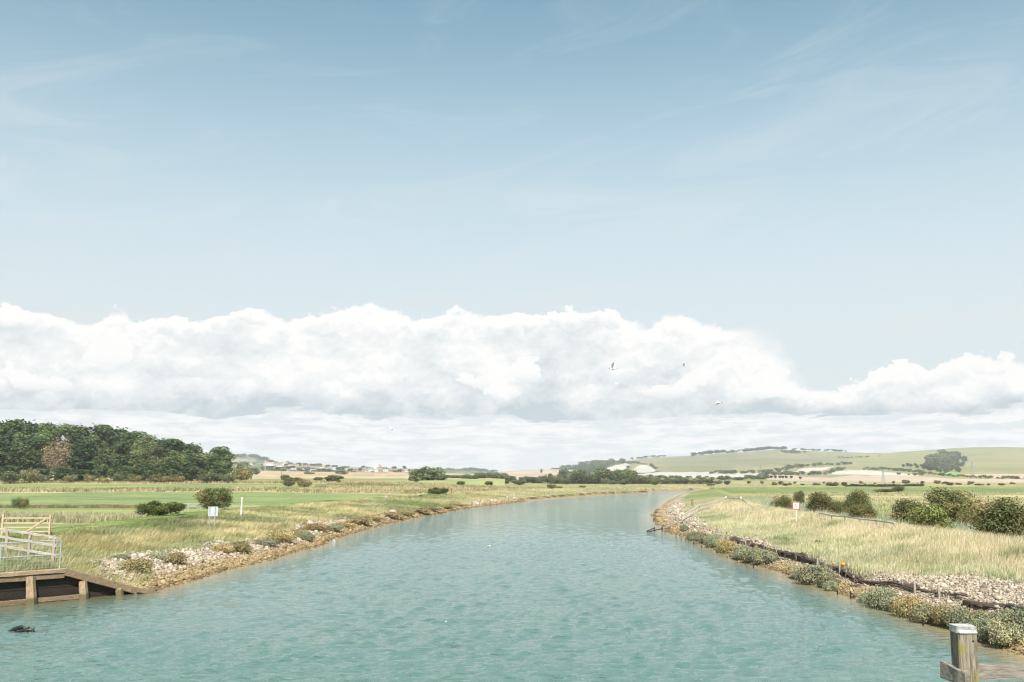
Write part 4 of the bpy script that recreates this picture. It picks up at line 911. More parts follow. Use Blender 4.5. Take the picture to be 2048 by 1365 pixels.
def scatter(n, x0, x1, y0, y1, keep, power=1.0):
    X = RNG.uniform(x0, x1, n); Y = y0 + (y1 - y0) * RNG.uniform(0, 1, n) ** power
    d = lookup(GD, X, Y); l = lookup(GL, X, Y) > 0.5
    k = keep(X, Y, d, l); return X[k], Y[k], d[k]
def pick(cols, W):
    cols = np.asarray(cols, float); i = np.clip((W * len(cols)).astype(int), 0, len(cols) - 1); return cols[i]
PALE = [(0.62, 0.53, 0.35), (0.69, 0.60, 0.42), (0.56, 0.485, 0.295), (0.42, 0.40, 0.20), (0.64, 0.55, 0.37), (0.35, 0.36, 0.17)]
def sedge_edge(X, Y, s): return shingle_edge(X, Y, s > 0.5)
# right levee
X, Y, d = scatter(840000, 17, 62, 20, 150, lambda X, Y, d, l: (~l) & (d > sedge_edge(X, Y, 0) - 0.2) & (d < 17.5) & (RNG.random(len(X)) < np.clip(75 / Y, 0.25, 1)), 1.35)
n = fbm(X * 0.22, Y * 0.22, 41, 3); hgt = (0.38 + 0.42 * sstep(d, 5, 11) * (1 - 0.3 * sstep(d, 13, 16))) * RNG.uniform(0.55, 1.2, len(X)) * (0.75 + 0.5 * n)
C = pick(PALE, np.clip(RNG.random(len(X)) * 0.75 + (0.75 - n * 1.2) * 0.8 * sstep(d, 14, 5) - 0.05, 0, 0.999)) * RNG.uniform(0.85, 1.12, (len(X), 1))
C = C * np.where(sstep(d, 9, 6)[:, None] * RNG.random((len(X), 1)) > 0.45, np.array((0.72, 0.85, 0.80)), 1.0)
wd = fbm(X * 0.5, Y * 0.5, 95, 2); C = np.where(((wd > 0.69) & (RNG.random(len(X)) < 0.8))[:, None], C * np.array((0.58, 0.70, 0.55)), C) * (0.83 + 0.30 * fbm(X * 0.09, Y * 0.09, 96, 3))[:, None]
blades('levee_grass', X, Y, hgt, np.clip(0.010 + 0.00022 * Y, 0, 0.06) * RNG.uniform(0.6, 1.3, len(X)), (0.30, 0.05), C, 'tall pale dry grass covering the right levee', 'grass')
# left bank
X, Y, d = scatter(1050000, -66, 20, 36, 240, lambda X, Y, d, l: l & (d > np.where(Y < 54, 1.1, sedge_edge(X, Y, 1) - 0.2)) & ((d < 24) & ((Y > 47) | (X > -46))) & (RNG.random(len(X)) < np.clip(95 / Y, 0.22, 1)), 1.4)
n = fbm(X * 0.18, Y * 0.18, 43, 4); n2 = fbm(X * 0.06, Y * 0.06, 44, 3)
track = sstep(d, 15.5, 18)
hgt = (0.46 * (1 - track) + 0.11 * track) * RNG.uniform(0.5, 1.25, len(X)) * (0.35 + 1.3 * n)
LB = [(0.66, 0.55, 0.33), (0.60, 0.48, 0.26), (0.62, 0.53, 0.32), (0.48, 0.43, 0.22), (0.38, 0.38, 0.18), (0.42, 0.43, 0.29), (0.30, 0.335, 0.15), (0.25, 0.30, 0.11)]
C = pick(LB, np.clip(RNG.random(len(X)) * 0.5 + (0.56 - n2) * 2.0 + (0.5 - n) * 0.8 + 0.12 * sstep(d, 10, 5), 0, 0.999)) * RNG.uniform(0.85, 1.15, (len(X), 1))
C = C * (1 - track[:, None]) + track[:, None] * pick([(0.20, 0.28, 0.075), (0.25, 0.31, 0.09), (0.36, 0.35, 0.15)], RNG.random(len(X)) ** 1.4)
wd = fbm(X * 0.45, Y * 0.45, 97, 2); C = np.where(((wd > 0.67) & (RNG.random(len(X)) < 0.8))[:, None], C * np.array((0.55, 0.68, 0.5)), C) * (0.60 + 0.42 * fbm(X * 0.1, Y * 0.1, 98, 3))[:, None] * np.array((1.0, 0.99, 0.94))
blades('bank_grass', X, Y, hgt, np.clip(0.012 + 0.00025 * Y, 0, 0.08) * RNG.uniform(0.6, 1.3, len(X)), (0.75, 0.2), C, 'windblown green and straw grass on the left bank', 'grass')
# far left bank and meadow margins, in coarser tufts
X, Y, d = scatter(120000, -160, 160, 185, 520, lambda X, Y, d, l: l & (d > 2.4) & (d < 26) & (Y > 200), 1.2)
n = fbm(X * 0.1, Y * 0.1, 47, 3); C = pick(LB, np.clip(RNG.random(len(X)) * 0.6 + (0.6 - n) * 1.2, 0, 0.999)) * RNG.uniform(0.68, 0.92, (len(X), 1))
blades('far_bank_grass', X, Y, RNG.uniform(0.2, 0.55, len(X)), RNG.uniform(0.10, 0.24, len(X)), (0.4, 0.1), C, 'dry grass along the far bank of the bend', 'grass')
yw = lambda X, Y: Y + (fbm(X * 0.03, Y * 0.0, 19, 3) - 0.5) * 22
REED = [(0.48, 0.41, 0.27), (0.53, 0.47, 0.33), (0.37, 0.34, 0.19), (0.30, 0.30, 0.15), (0.42, 0.36, 0.23)]
X, Y, d = scatter(260000, -95, -20, 95, 175, lambda X, Y, d, l: l & (d > 25) & (((yw(X, Y) > 108) & (yw(X, Y) < 121)) | ((yw(X, Y) > 155) & (yw(X, Y) < 162) & (X < -50))))
dk = (Y > 138)[:, None]
C = np.where(dk, pick([(0.17, 0.14, 0.08), (0.26, 0.21, 0.12), (0.20, 0.20, 0.08), (0.40, 0.33, 0.2)], fbm(X * 0.2, Y * 0.2, 5, 3) * 0.9 + RNG.uniform(-.1, .1, len(X))), pick(REED, RNG.random(len(X)))) * RNG.uniform(0.85, 1.15, (len(X), 1))
blades('reed_bed', X, Y, RNG.uniform(0.5, 1.05, len(X)) * (0.6 + 0.7 * fbm(X * 0.15, Y * 0.15, 61, 3)) * np.where(Y > 138, 0.55, 1.0), RNG.uniform(0.05, 0.12, len(X)), (0.2, 0.0), C, 'tan reeds in the ditches of the left meadow', 'reeds')
X, Y, d = scatter(90000, -260, 60, 244, 360, lambda X, Y, d, l: l & (d > 24) & (((yw(X, Y) > 247) & (yw(X, Y) < 270)) | ((yw(X, Y) > 327) & (yw(X, Y) < 350)) | ((X > -60) & (fbm(X * 0.015, Y * 0.09, 63, 3) > 0.48))))
n = fbm(X * 0.08, Y * 0.08, 64, 3); C = pick([(0.58, 0.48, 0.29), (0.52, 0.44, 0.25), (0.46, 0.40, 0.22), (0.30, 0.31, 0.14), (0.24, 0.22, 0.10)], np.clip(RNG.random(len(X)) * 0.5 + (n - 0.25) * 1.0, 0, 0.999)) * RNG.uniform(0.72, 0.95, (len(X), 1))
blades('meadow_grass', X, Y, RNG.uniform(0.4, 1.0, len(X)), RNG.uniform(0.15, 0.35, len(X)), (0.3, 0.0), C, 'straw coloured rough grass in strips across the left meadows', 'grass')
X, Y, d = scatter(240000, 30, 95, 55, 200, lambda X, Y, d, l: (~l) & (d > 15.5) & (d < 23) & (RNG.random(len(X)) < np.clip(90 / Y, 0.3, 1)), 1.3)
n = fbm(X * 0.12, Y * 0.12, 66, 3); C = pick([(0.29, 0.35, 0.22), (0.34, 0.39, 0.26), (0.24, 0.30, 0.16), (0.44, 0.43, 0.30), (0.56, 0.51, 0.40), (0.50, 0.43, 0.28)], np.clip(RNG.random(len(X)) * 0.5 + (n - 0.2) * 0.9, 0, 0.999)) * RNG.uniform(0.85, 1.1, (len(X), 1))
blades('ditch_reeds', X, Y, RNG.uniform(0.9, 1.7, len(X)), RNG.uniform(0.03, 0.07, len(X)), (0.25, 0.0), C, 'blue-green reeds in the ditch behind the right levee', 'reeds')
X, Y, d = scatter(70000, 45, 240, 110, 300, lambda X, Y, d, l: (~l) & (d > 22) & (fbm(X * 0.02, Y * 0.07, 68, 3) > 0.45))
C = pick([(0.60, 0.51, 0.33), (0.55, 0.46, 0.28), (0.44, 0.40, 0.20), (0.30, 0.32, 0.13)], np.clip(RNG.random(len(X)) * 0.8 + (fbm(X * 0.05, Y * 0.05, 69, 3) - 0.4), 0, 0.999)) * 0.8
blades('field_grass', X, Y, RNG.uniform(0.25, 0.6, len(X)), RNG.uniform(0.08, 0.2, len(X)), (0.3, 0.0), C, 'rough pale grass on the field behind the right levee', 'grass')

def stones(name, X, Y, size, col, label):
    rng = np.random.default_rng(len(X)); n = len(X)
    p = (1 + 5 ** 0.5) / 2
    v = np.array([(-1, p, 0), (1, p, 0), (-1, -p, 0), (1, -p, 0), (0, -1, p), (0, 1, p), (0, -1, -p), (0, 1, -p), (p, 0, -1), (p, 0, 1), (-p, 0, -1), (-p, 0, 1)]) / 1.902
    f = np.array([(0, 11, 5), (0, 5, 1), (0, 1, 7), (0, 7, 10), (0, 10, 11), (1, 5, 9), (5, 11, 4), (11, 10, 2), (10, 7, 6), (7, 1, 8), (3, 9, 4), (3, 4, 2), (3, 2, 6), (3, 6, 8), (3, 8, 9), (4, 9, 5), (2, 4, 11), (6, 2, 10), (8, 6, 7), (9, 8, 1)])
    V = v[None] * (1 + rng.uniform(-0.28, 0.28, (n, 12, 1)))
    V = V * rng.uniform(0.6, 1.3, (n, 1, 3)) * np.array((1.0, 1.0, 0.72)) * (size / 2)[:, None, None]
    t = rng.uniform(0, 6.28, n)[:, None]; x = V[..., 0] * np.cos(t) - V[..., 1] * np.sin(t); y = V[..., 0] * np.sin(t) + V[..., 1] * np.cos(t)
    ti = rng.uniform(-0.5, 0.5, n)[:, None]; x, z = x * np.cos(ti) - V[..., 2] * np.sin(ti), x * np.sin(ti) + V[..., 2] * np.cos(ti)
    V = np.stack([x + X[:, None], y + Y[:, None], z + (lookup(GZ, X, Y) + size * 0.18)[:, None]], -1).reshape(-1, 3)
    o = np_mesh(name, V, None, (np.arange(n)[:, None, None] * 12 + f[None]).reshape(-1, 3), mats=[M['stone']], col=np.repeat(col, 12, 0))
    return tag(o, label, 'stones', kind='stuff')
def stone_cols(X, Y, d):
    c = pick([(0.48, 0.405, 0.30), (0.42, 0.345, 0.25), (0.57, 0.495, 0.39), (0.34, 0.275, 0.20), (0.44, 0.36, 0.265), (0.53, 0.465, 0.38)], RNG.random(len(X))) * RNG.uniform(0.8, 1.1, (len(X), 1))
    w = (1 - sstep(d + RNG.uniform(-0.6, 0.6, len(X)), 1.0, 2.2))[:, None]
    c = c * 0.86 * np.where(RNG.random((len(X), 1)) < 0.18, 0.55, 1.0)
    return c * (1 - w) + w * np.where(d < 0.35, 0.6, 1.0)[:, None] * pick([(0.25, 0.18, 0.09), (0.32, 0.235, 0.125), (0.17, 0.13, 0.065), (0.36, 0.28, 0.16)], RNG.random(len(X)))
X, Y, d = scatter(330000, -28, 20, 50.5, 235, lambda X, Y, d, l: l & (d > -0.35) & (d < sedge_edge(X, Y, 1) + 0.3) & ((d < 1.8) | (fbm(X * 0.3, Y * 0.3, 71, 3) > 0.36)) & (((X - WALL_A[0]) * WDIR[0] + (Y - WALL_A[1]) * WDIR[1] < 3.5) & ((X - WALL_A[0]) * WNRM[0] + (Y - WALL_A[1]) * WNRM[1] < -0.2) | (Y > 52)) & (RNG.random(len(X)) < np.clip(75 / Y, 0.15, 1)), 1.5)
stones('bank_shingle', X, Y, np.clip(0.105 + 0.0009 * (Y - 50), 0.09, 0.28) * RNG.lognormal(0, 0.48, len(X)) * np.where(d < 1.6, 0.8, 1.1), stone_cols(X, Y, d), 'pale loose stones along the left waterline')
X, Y, d = scatter(350000, 14, 36, 19, 175, lambda X, Y, d, l: (~l) & (d > -0.35) & (d < sedge_edge(X, Y, 0) + 0.4) & ((d < 1.9) | (d > 2.5) | (Y > 88) | (Y < 53) | (fbm(X * 0.4, Y * 0.4, 73, 3) > 0.62)) & (RNG.random(len(X)) < np.clip(52 / Y, 0.15, 1)), 1.5)
stones('levee_shingle', X, Y, np.clip(0.080 + 0.0009 * (Y - 40), 0.07, 0.22) * RNG.lognormal(0, 0.42, len(X)) * np.where(d < 2.1, 0.85, 1.0), stone_cols(X, Y, d), 'pale loose stones at the foot of the right levee')

# ------------------------------------------------------------------ sea purslane and other low clumps on the banks
SEA = [(0.275, 0.28, 0.16), (0.235, 0.25, 0.14), (0.32, 0.305, 0.17), (0.255, 0.275, 0.185)]
RUST = [(0.34, 0.26, 0.115), (0.29, 0.24, 0.11), (0.38, 0.29, 0.14), (0.27, 0.25, 0.125)]
K['sea_a'] = Kind(51, (1.5, 1.3, 0.62), 0.5, 44, 0.36, 7000, 0.055, SEA, 0.4, 0.03, 8, zmin=0.02, spray=0.15)
K['sea_b'] = Kind(52, (1.3, 1.2, 0.7), 0.55, 40, 0.34, 7000, 0.055, SEA[:3] + RUST[3:], 0.45, 0.03, 8, zmin=0.02, spray=0.15)
K['rust_a'] = Kind(53, (1.4, 1.2, 0.6), 0.5, 40, 0.36, 7000, 0.055, RUST + SEA[:1], 0.4, 0.03, 8, zmin=0.02, spray=0.2)
K['rust_b'] = Kind(54, (1.6, 1.2, 0.55), 0.45, 42, 0.36, 7000, 0.055, RUST[:3] + [(0.27, 0.24, 0.10)], 0.4, 0.03, 8, zmin=0.02, spray=0.2)
sea = [(1368, 1063, 16, 13, 0), (1392, 1083, 24, 18, 0), (1408, 1087, 26, 20, 1), (1428, 1094, 28, 22, 0), (1448, 1101, 24, 20, 1), (1456, 1105, 30, 24, 3), (1486, 1118, 34, 26, 0), (1508, 1124, 38, 28, 1), (1532, 1128, 34, 26, 0), (1604, 1156, 30, 22, 1), (1632, 1168, 46, 34, 0), (1654, 1176, 36, 28, 1), (1664, 1183, 24, 20, 0), (1738, 1208, 34, 24, 0), (1768, 1220, 50, 38, 0), (1796, 1226, 40, 30, 1), (1826, 1236, 52, 38, 3), (1858, 1246, 50, 36, 1), (1886, 1250, 46, 36, 3), (1920, 1252, 52, 34, 0), (1950, 1256, 50, 34, 1), (1976, 1280, 52, 40, 0), (2010, 1292, 60, 50, 1), (2040, 1262, 60, 40, 0), (1990, 1252, 44, 26, 1)]
tidy = {0: 'sea_a', 1: 'sea_b', 2: 'rust_a', 3: 'rust_b'}
for i, (px, b, w, h, k) in enumerate(sorted(sea)):
    lab = 'grey-green rounded bank shrub above the right waterline, ' + (ordinal(i, len(sea)) if i < 13 else '%s from the right' % ORD[len(sea) - 1 - i] if i < len(sea) - 1 else 'rightmost')
    plant(tidy[k], 'bank_shrub', px, b, w * 1.22, h * 1.32, lab, 'shrub', 'low shrubs along the right waterline', foliage='foliage', woodname='stem', rot=rr.uniform(0, 6.28), sy=rr.uniform(0.75, 1.35))
rus = [(272, 1146, 56, 32, 2), (240, 1120, 30, 14, 0), (349, 1130, 36, 28, 2), (320, 1118, 40, 16, 0), (446, 1108, 42, 22, 3), (475, 1106, 40, 26, 2), (533, 1093, 42, 20, 0), (562, 1085, 50, 28, 3), (594, 1076, 34, 20, 2), (612, 1082, 30, 20, 0), (634, 1064, 46, 20, 3), (664, 1062, 36, 16, 0), (690, 1056, 36, 14, 3), (716, 1048, 44, 15, 2), (745, 1042, 44, 14, 3), (776, 1036, 42, 13, 2), (806, 1031, 40, 12, 3), (835, 1026, 40, 11, 2), (862, 1022, 36, 10, 3), (890, 1017, 34, 8, 2), (916, 1013, 34, 8, 3)]
for i, (px, b, w, h, k) in enumerate(sorted(rus)):
    lab = 'low %s shrub on the left shingle bank, %s' % ('grey-green' if k == 0 else 'rust-brown', ordinal(i, len(rus)) if i < 13 else '%s from the right' % ORD[len(rus) - 1 - i] if i < len(rus) - 1 else 'rightmost')
    plant(tidy[k], 'bank_shrub', px, b, w * 1.15, h * 1.05, lab, 'shrub', 'low shrubs along the left waterline', foliage='foliage', woodname='stem', rot=rr.uniform(-0.4, 0.4))
for px, b, w, h, lab in ((1566, 1109, 16, 11, 'small bright green plant among the stones above the old logs'), (1637, 1087, 12, 9, 'dark green weed standing in the pale grass of the right levee'), (1608, 1112, 18, 9, 'grey-green tuft on the stones beside the bright green plant')):
    plant('gorse', 'weed_plant', px, b, w, h, lab, 'plant', foliage='foliage', woodname='stem')

# ------------------------------------------------------------------ timber wharf at the left
def wp(t, out, z): return Vector((WALL_A[0] + WDIR[0] * t + WNRM[0] * out, WALL_A[1] + WDIR[1] * t + WNRM[1] * out, z))
TC = 4.5; TEND = 15.0; WH = 1.52
wharf = thing('timber_wharf', wp(9, 0, 0), 'dark plank river wall with weathered cap beam and one sloping end beam', 'wharf'); off = Vector(wharf.location)
def sub(mb, name, m, parent=wharf, origin=off):
    o = mb.build(name, m, parent); o.data.transform(Matrix.Translation(-origin)); return o
mb = MB()
for k in range(7):                # horizontal planks, each a little in or out of line
    z0, z1 = -1.2 + k * 0.37, -1.2 + k * 0.37 + 0.355; zc = (z0 + z1) / 2
    t0 = 0.15 + max(0.0, (z1 + 0.12) / WH) * TC
    if z1 > WH - 0.1: continue
    o_ = -0.30 + rr.uniform(-0.012, 0.012)
    mb.beam(wp(t0, o_ - 0.06, zc), wp(TEND, o_ - 0.06, zc), 0.12, 0.355)
mb.beam(wp(TC, -0.42, 0.3), wp(TEND, -0.42, 0.3), 0.10, 2.2)
v = [wp(t, o_, z) for o_ in (-0.37, -0.33) for t, z in ((0.2, -0.6), (0.2, -0.12), (TC + 0.1, WH - 0.28), (TC + 0.1, -0.6))]
mb.add(v, [(0, 1, 2, 3), (7, 6, 5, 4), (0, 4, 5, 1), (1, 5, 6, 2), (2, 6, 7, 3), (3, 7, 4, 0)])
sub(mb, 'plank_wall', M['wetwood'])
def rough_beam(p0, p1, w, h, seed, taper=1.0, seg=10):
    mb = MB(); r = np.random.default_rng(seed); p0, p1 = Vector(p0), Vector(p1); d = (p1 - p0).normalized(); s = d.cross(Vector((0, 0, 1)) if abs(d.z) < 0.9 else Vector((0, 1, 0))).normalized(); u = s.cross(d)
    v = []; f = []; ring = [(-.5, -.42), (-.42, -.5), (.42, -.5), (.5, -.42), (.5, .42), (.42, .5), (-.42, .5), (-.5, .42)]
    for i in range(seg + 1):
        c = p0.lerp(p1, i / seg); k = 1 + (taper - 1) * i / seg
        for a, b in ring: v.append(c + s * (a * w * k + r.normal(0, 0.006)) + u * (b * h * k + r.normal(0, 0.006)))
    for i in range(seg):
        for k in range(8): f.append((i * 8 + k, i * 8 + (k + 1) % 8, i * 8 + 8 + (k + 1) % 8, i * 8 + 8 + k))
    f += [tuple(range(8))[::-1], tuple(seg * 8 + k for k in range(8))]
    mb.add(v, f); return mb
sub(rough_beam(wp(TC - 0.02, -0.20, WH - 0.09), wp(TEND, -0.20, WH - 0.09), 0.40, 0.20, 3, seg=16), 'cap_beam', M['capwood'])
sub(rough_beam(wp(TC + 0.05, -0.16, WH - 0.33), wp(TEND, -0.16, WH - 0.33), 0.20, 0.24, 4, seg=16), 'waling_beam', M['oldwood'])
sub(rough_beam(wp(TC + 0.02, -0.16, WH - 0.16), wp(0.35, -0.10, -0.02), 0.34, 0.34, 5, seg=14), 'sloping_beam', M['oldwood'])
sub(rough_beam(wp(0.9, 0.16, 0.20), wp(-0.35, 0.20, -0.10), 0.14, 0.22, 6, seg=6), 'broken_end', M['oldwood'])
sub(rough_beam(wp(TC - 1.0, -0.12, 0.12), wp(TEND, -0.12, 0.12), 0.14, 0.22, 8, seg=16), 'low_waling', M['oldwood'])
for t, top, wd in ((9.2, 1.20, 0.34), (6.1, 1.27, 0.34), (3.6, 0.86, 0.32), (1.75, 0.34, 0.30), (12.4, 1.2, 0.34)):
    sub(rough_beam(wp(t, 0.42, -0.9), wp(t + 0.05, -0.02, top), wd * 1.2, wd * 1.1, int(t * 10), 0.8, 6), 'raking_post', M['tidewood'])
# galvanised railing on the wharf
rail = thing('metal_railing', wp(TC + 3, -0.22, WH + 0.01), 'galvanised two-rail railing with wire mesh on the timber wharf', 'railing'); ro = Vector(rail.location)
zt = WH + 0.01
mb = MB(); mb.tube([wp(TC + 0.25, -0.22, zt + 1.36), wp(TEND, -0.22, zt + 1.36)], 0.028); sub(mb, 'top_rail', M['galv'], rail, ro)
mb = MB(); mb.tube([wp(TC + 0.25, -0.22, zt + 0.68), wp(TEND, -0.22, zt + 0.68)], 0.024); sub(mb, 'middle_rail', M['galv'], rail, ro)
for t in (TC + 0.25, TC + 3.0, TC + 5.8, TC + 8.6): mb = MB(); mb.tube([wp(t, -0.22, zt - 0.005), wp(t, -0.22, zt + 1.375)], 0.027); sub(mb, 'post', M['galv'], rail, ro)
mb = MB()
for t in np.arange(TC + 0.45, TEND - 0.1, 0.16): mb.beam(wp(t, -0.22, zt + 0.06), wp(t, -0.22, zt + 1.33), 0.006, 0.006, up=(1, 0, 0))
for z in np.arange(0.1, 1.3, 0.16): mb.beam(wp(TC + 0.27, -0.22, zt + z), wp(TEND, -0.22, zt + z), 0.006, 0.006)
sub(mb, 'wire_mesh', M['galv'], rail, ro)
# grey cleft-rail fence running up the levee behind the wharf
fp = at(105, 1128, 48, 60); fp = np.array((fp[0], fp[1])); fd = np.array((-0.80, 0.60)); f0 = Vector((fp[0], fp[1], hz(*fp)))
fence = thing('rail_fence', f0, 'grey weathered rail fence climbing from a square post behind the wharf', 'fence')
mb = rough_beam((0, 0, -0.4), (0.03, 0.0, 1.55), 0.16, 0.14, 12, 0.95, 6); mb.build('post', M['greywood'], fence)
for k in range(1, 4):
    q = fp + fd * k * 2.7; mb = rough_beam((fd[0] * k * 2.7, fd[1] * k * 2.7, -0.5), (fd[0] * k * 2.7, fd[1] * k * 2.7, hz(*q) - f0.z + 1.5), 0.15, 0.14, 13 + k, 0.95, 6); mb.build('post', M['greywood'], fence)
for z in (1.42, 0.98, 0.46):
    for k in range(3):
        a = fp + fd * (k * 2.7 - 0.12); b = fp + fd * ((k + 1) * 2.7 + 0.12); za, zb = hz(*(fp + fd * k * 2.7)) - f0.z, hz(*(fp + fd * (k + 1) * 2.7)) - f0.z
        mb = rough_beam((a[0] - fp[0] + .09, a[1] - fp[1] - .05, za + z), (b[0] - fp[0] + .09, b[1] - fp[1] - .05, zb + z), 0.05, 0.13, int(z * 100) + k, 1.0, 5); mb.build('rail', M['palewood'], fence)
# new timber field gate
gp = at(98, 1076, 55, 80); gate = thing('timber_gate', Vector(gp), 'new orange softwood field gate with diagonal brace on the left levee', 'gate', rotz=0.06)
gH = 43 / F * gp[1]
mb = MB(); mb.box((0, 0, gH / 2 - 0.1), (0.11, 0.11, gH + 0.2)); mb.build('end_post', M['newwood'], gate)
mb = MB(); mb.box((-3.3, 0, gH / 2 - 0.05), (0.14, 0.12, gH + 0.3)); mb.build('hinge_post', M['newwood'], gate)
for k, z in enumerate((0.88, 0.66, 0.46, 0.27, 0.08)): mb = MB(); mb.box((-1.65, 0.0, gH * z), (3.16, 0.05 if k else 0.075, 0.10)); mb.build('bar', M['newwood'], gate)
mb = MB(); mb.beam((-0.3, -0.055, gH * 0.84), (-2.0, -0.055, gH * 0.1), 0.04, 0.11); mb.build('brace', M['newwood'], gate)
# notice board, seen from the back
bp_ = at(429, 1056, 70, 110); board = thing('notice_board', Vector(bp_), 'white notice board seen from behind on two grey steel legs', 'sign'); bt = on_depth(425, 1014, bp_[1])[2] - bp_[2]; s_ = bp_[1] / F
mb = MB(); mb.box((-4.5 * s_, 0.05, bt - 9 * s_), (19 * s_, 0.025, 18.5 * s_)); mb.build('panel', M['panel'], board)
for x, zb in ((-10.6 * s_, 0.05), (0.0, -0.3)): mb = MB(); mb.box((x, -0.005, (bt + zb) / 2), (0.08, 0.07, bt - zb)); mb.build('leg', M['steelgrey'], board)
wpst = at(482, 1034, 80, 130); post = rough_beam((0, 0, -0.3), (0.05, 0, 38 / F * wpst[1]), 0.15, 0.15, 31, 0.95, 4).build('marker_post', M['markerwhite'], None, origin=(0, 0, 0)); post.location = wpst
tag(post, 'plain white wooden marker post standing right of the notice board', 'post')
# grey metal field gate behind the levee
g2 = on_depth(365, 1018, 140); g2[2] = hz(g2[0], g2[1]); fg = thing('metal_gate', Vector(g2), 'grey five-bar metal field gate behind the levee left of the thorn bush', 'gate'); s2 = g2[1] / F
for x in (0.0, 11 * s2): mb = MB(); mb.tube([(x, 0, -0.2), (x, 0, 16.5 * s2)], 0.055, 6); mb.build('upright', M['galv'], fg)
for z in (15, 12, 9, 6.5, 4): mb = MB(); mb.tube([(-0.0, 0, z * s2), (46 * s2, 0, z * s2)], 0.026, 6); mb.build('bar', M['galv'], fg)
mb = rough_beam((-1.2 * s2, 0.1, -0.3), (-1.2 * s2, 0.1, 14 * s2), 0.2, 0.2, 44, 1, 4); mb.build('gate_post', M['logwood'], fg)
mb = MB(); mb.tube([(-1.5 * s2, 0.1, 10.5 * s2), (-24 * s2, 0.4, 10.5 * s2)], 0.03, 6); mb.build('side_rail', M['galv'], fg)
# thin stakes in the shingle
for i, (px, b, h) in enumerate(((226, 1150, 12), (274, 1147, 11), (268, 1158, 14), (283, 1148, 8))):
    p = at(px, b, 45, 80); mb = MB(); mb.tube([(0, 0, -0.3), (0.02, 0.01, h / F * p[1])], 0.03, 6); o = mb.build('thin_stake', M['greywood'], None); o.location = p
    tag(o, 'thin grey stake in the left shingle beside the wharf, ' + ['leftmost', 'third from the left', 'second from the left', 'rightmost'][i], 'stake', 'thin stakes in the left shingle')

# ------------------------------------------------------------------ right bank timber
pts = [(1478, 1084), (1514, 1094), (1541, 1103), (1574, 1113), (1610, 1122), (1640, 1131), (1668, 1141), (1696, 1155), (1724, 1168), (1750, 1172), (1798, 1172), (1836, 1184), (1884, 1192), (1928, 1201)]
G = [at(p, q, 28, 110) for p, q in pts]
def log(name, P, r0, r1, label, seed, lift=0.08, sag=0.0):
    r = np.random.default_rng(seed); P = np.array(P); n = max(8, int(np.linalg.norm(np.diff(P, axis=0), axis=1).sum() / 0.45))
    t = np.linspace(0, len(P) - 1, n); Q = np.stack([np.interp(t, range(len(P)), P[:, k]) for k in range(3)], 1)
    Q[:, :2] += (np.stack([vnoise(t * 2.2, 0 * t, seed), vnoise(t * 2.2, 0 * t + 9, seed)], 1) - 0.5) * 0.35; Q[:, 2] += lift + (vnoise(t * 1.7, 0 * t + 4, seed) - 0.5) * 0.22
    o0 = Q[n // 2].copy(); mb = MB(); mb.tube([tuple(q - o0) for q in Q], [(r0 + (r1 - r0) * k / (n - 1)) * r.uniform(0.75, 1.3) for k in range(n)], 8)
    for sgn in (-1, 1):
        side = [tuple(q - o0 + (sgn * r.uniform(.08, .2), r.uniform(-.1, .1), r.uniform(-.16, .12))) for q in Q[::2]]; mb.tube(side, [r1 * r.uniform(0.35, 0.6) for _ in side], 6)
    for k in range(2, n - 2, 2):
        q = Q[k] - o0; e = q + np.array((r.uniform(-.4, .1), r.uniform(-.5, .5), r.uniform(-.25, .3))); mb.tube([q, (q + e) / 2 + r.normal(0, .05, 3), e], [r1 * 0.6, r1 * 0.4, r1 * 0.2], 5)
    o = mb.build(name, M['logwood'], None, True); o.location = o0
    return tag(o, label, 'log', 'old logs of the right bank revetment')
up = np.array((0, 0, 1.0)); inn = np.array((-0.35, 0, -0.12))
log('old_log', G[0:4], 0.09, 0.07, 'thin dark old log at the far end of the revetment', 1)
log('old_log', G[2:6], 0.10, 0.08, 'twisted dark old log beside the orange float nearest the fence', 2, 0.16)
log('old_log', [g + inn for g in G[2:7]], 0.09, 0.07, 'lower dark log lying under the twisted one', 3, 0.0)
log('old_log', G[4:9], 0.13, 0.10, 'long thick dark log through the middle of the revetment', 4, 0.18)
log('old_log', [g + inn * 1.2 for g in G[6:10]], 0.12, 0.09, 'sagging pale-edged log below the thick middle one', 5, 0.02)
log('old_log', G[8:12], 0.09, 0.06, 'thin log with side twigs over the pale stones', 6, 0.1)
log('old_log', G[10:14], 0.11, 0.05, 'straight dark log ending in the stones near the right edge', 7, 0.1)
G2 = [at(p, q, 28, 110) for p, q in ((1924, 1214), (1965, 1214), (2010, 1217), (2070, 1222))]
log('old_log', G2, 0.10, 0.10, 'dark log running out at the right edge of the photo', 8, 0.1)
k8 = 0
hz_pts = [G[2] * 0.5 + G[3] * 0.5, G[3], G[3] * .4 + G[4] * .6, G[4] * .6 + G[5] * .4, G[5], G[5] * .4 + G[6] * .6, G[6] * .5 + G[7] * .5, G[7], G[7] * .4 + G[8] * .6, G[11], G[12], G[0] * .5 + G[1] * .5]
for i, p in enumerate(hz_pts):
    mb = rough_beam((0, 0, -0.9), (rr.uniform(-.06, .06), rr.uniform(-.06, .06), rr.uniform(0.25, 0.5)), rr.uniform(0.07, 0.12), 0.09, 60 + i, 0.85, 4)
    o = mb.build('revetment_stake', M['greywood'], None); o.location = p + (-0.12, 0, 0); tag(o, 'grey upright stake holding the old logs on the right bank', 'stake', 'stakes of the right bank revetment')
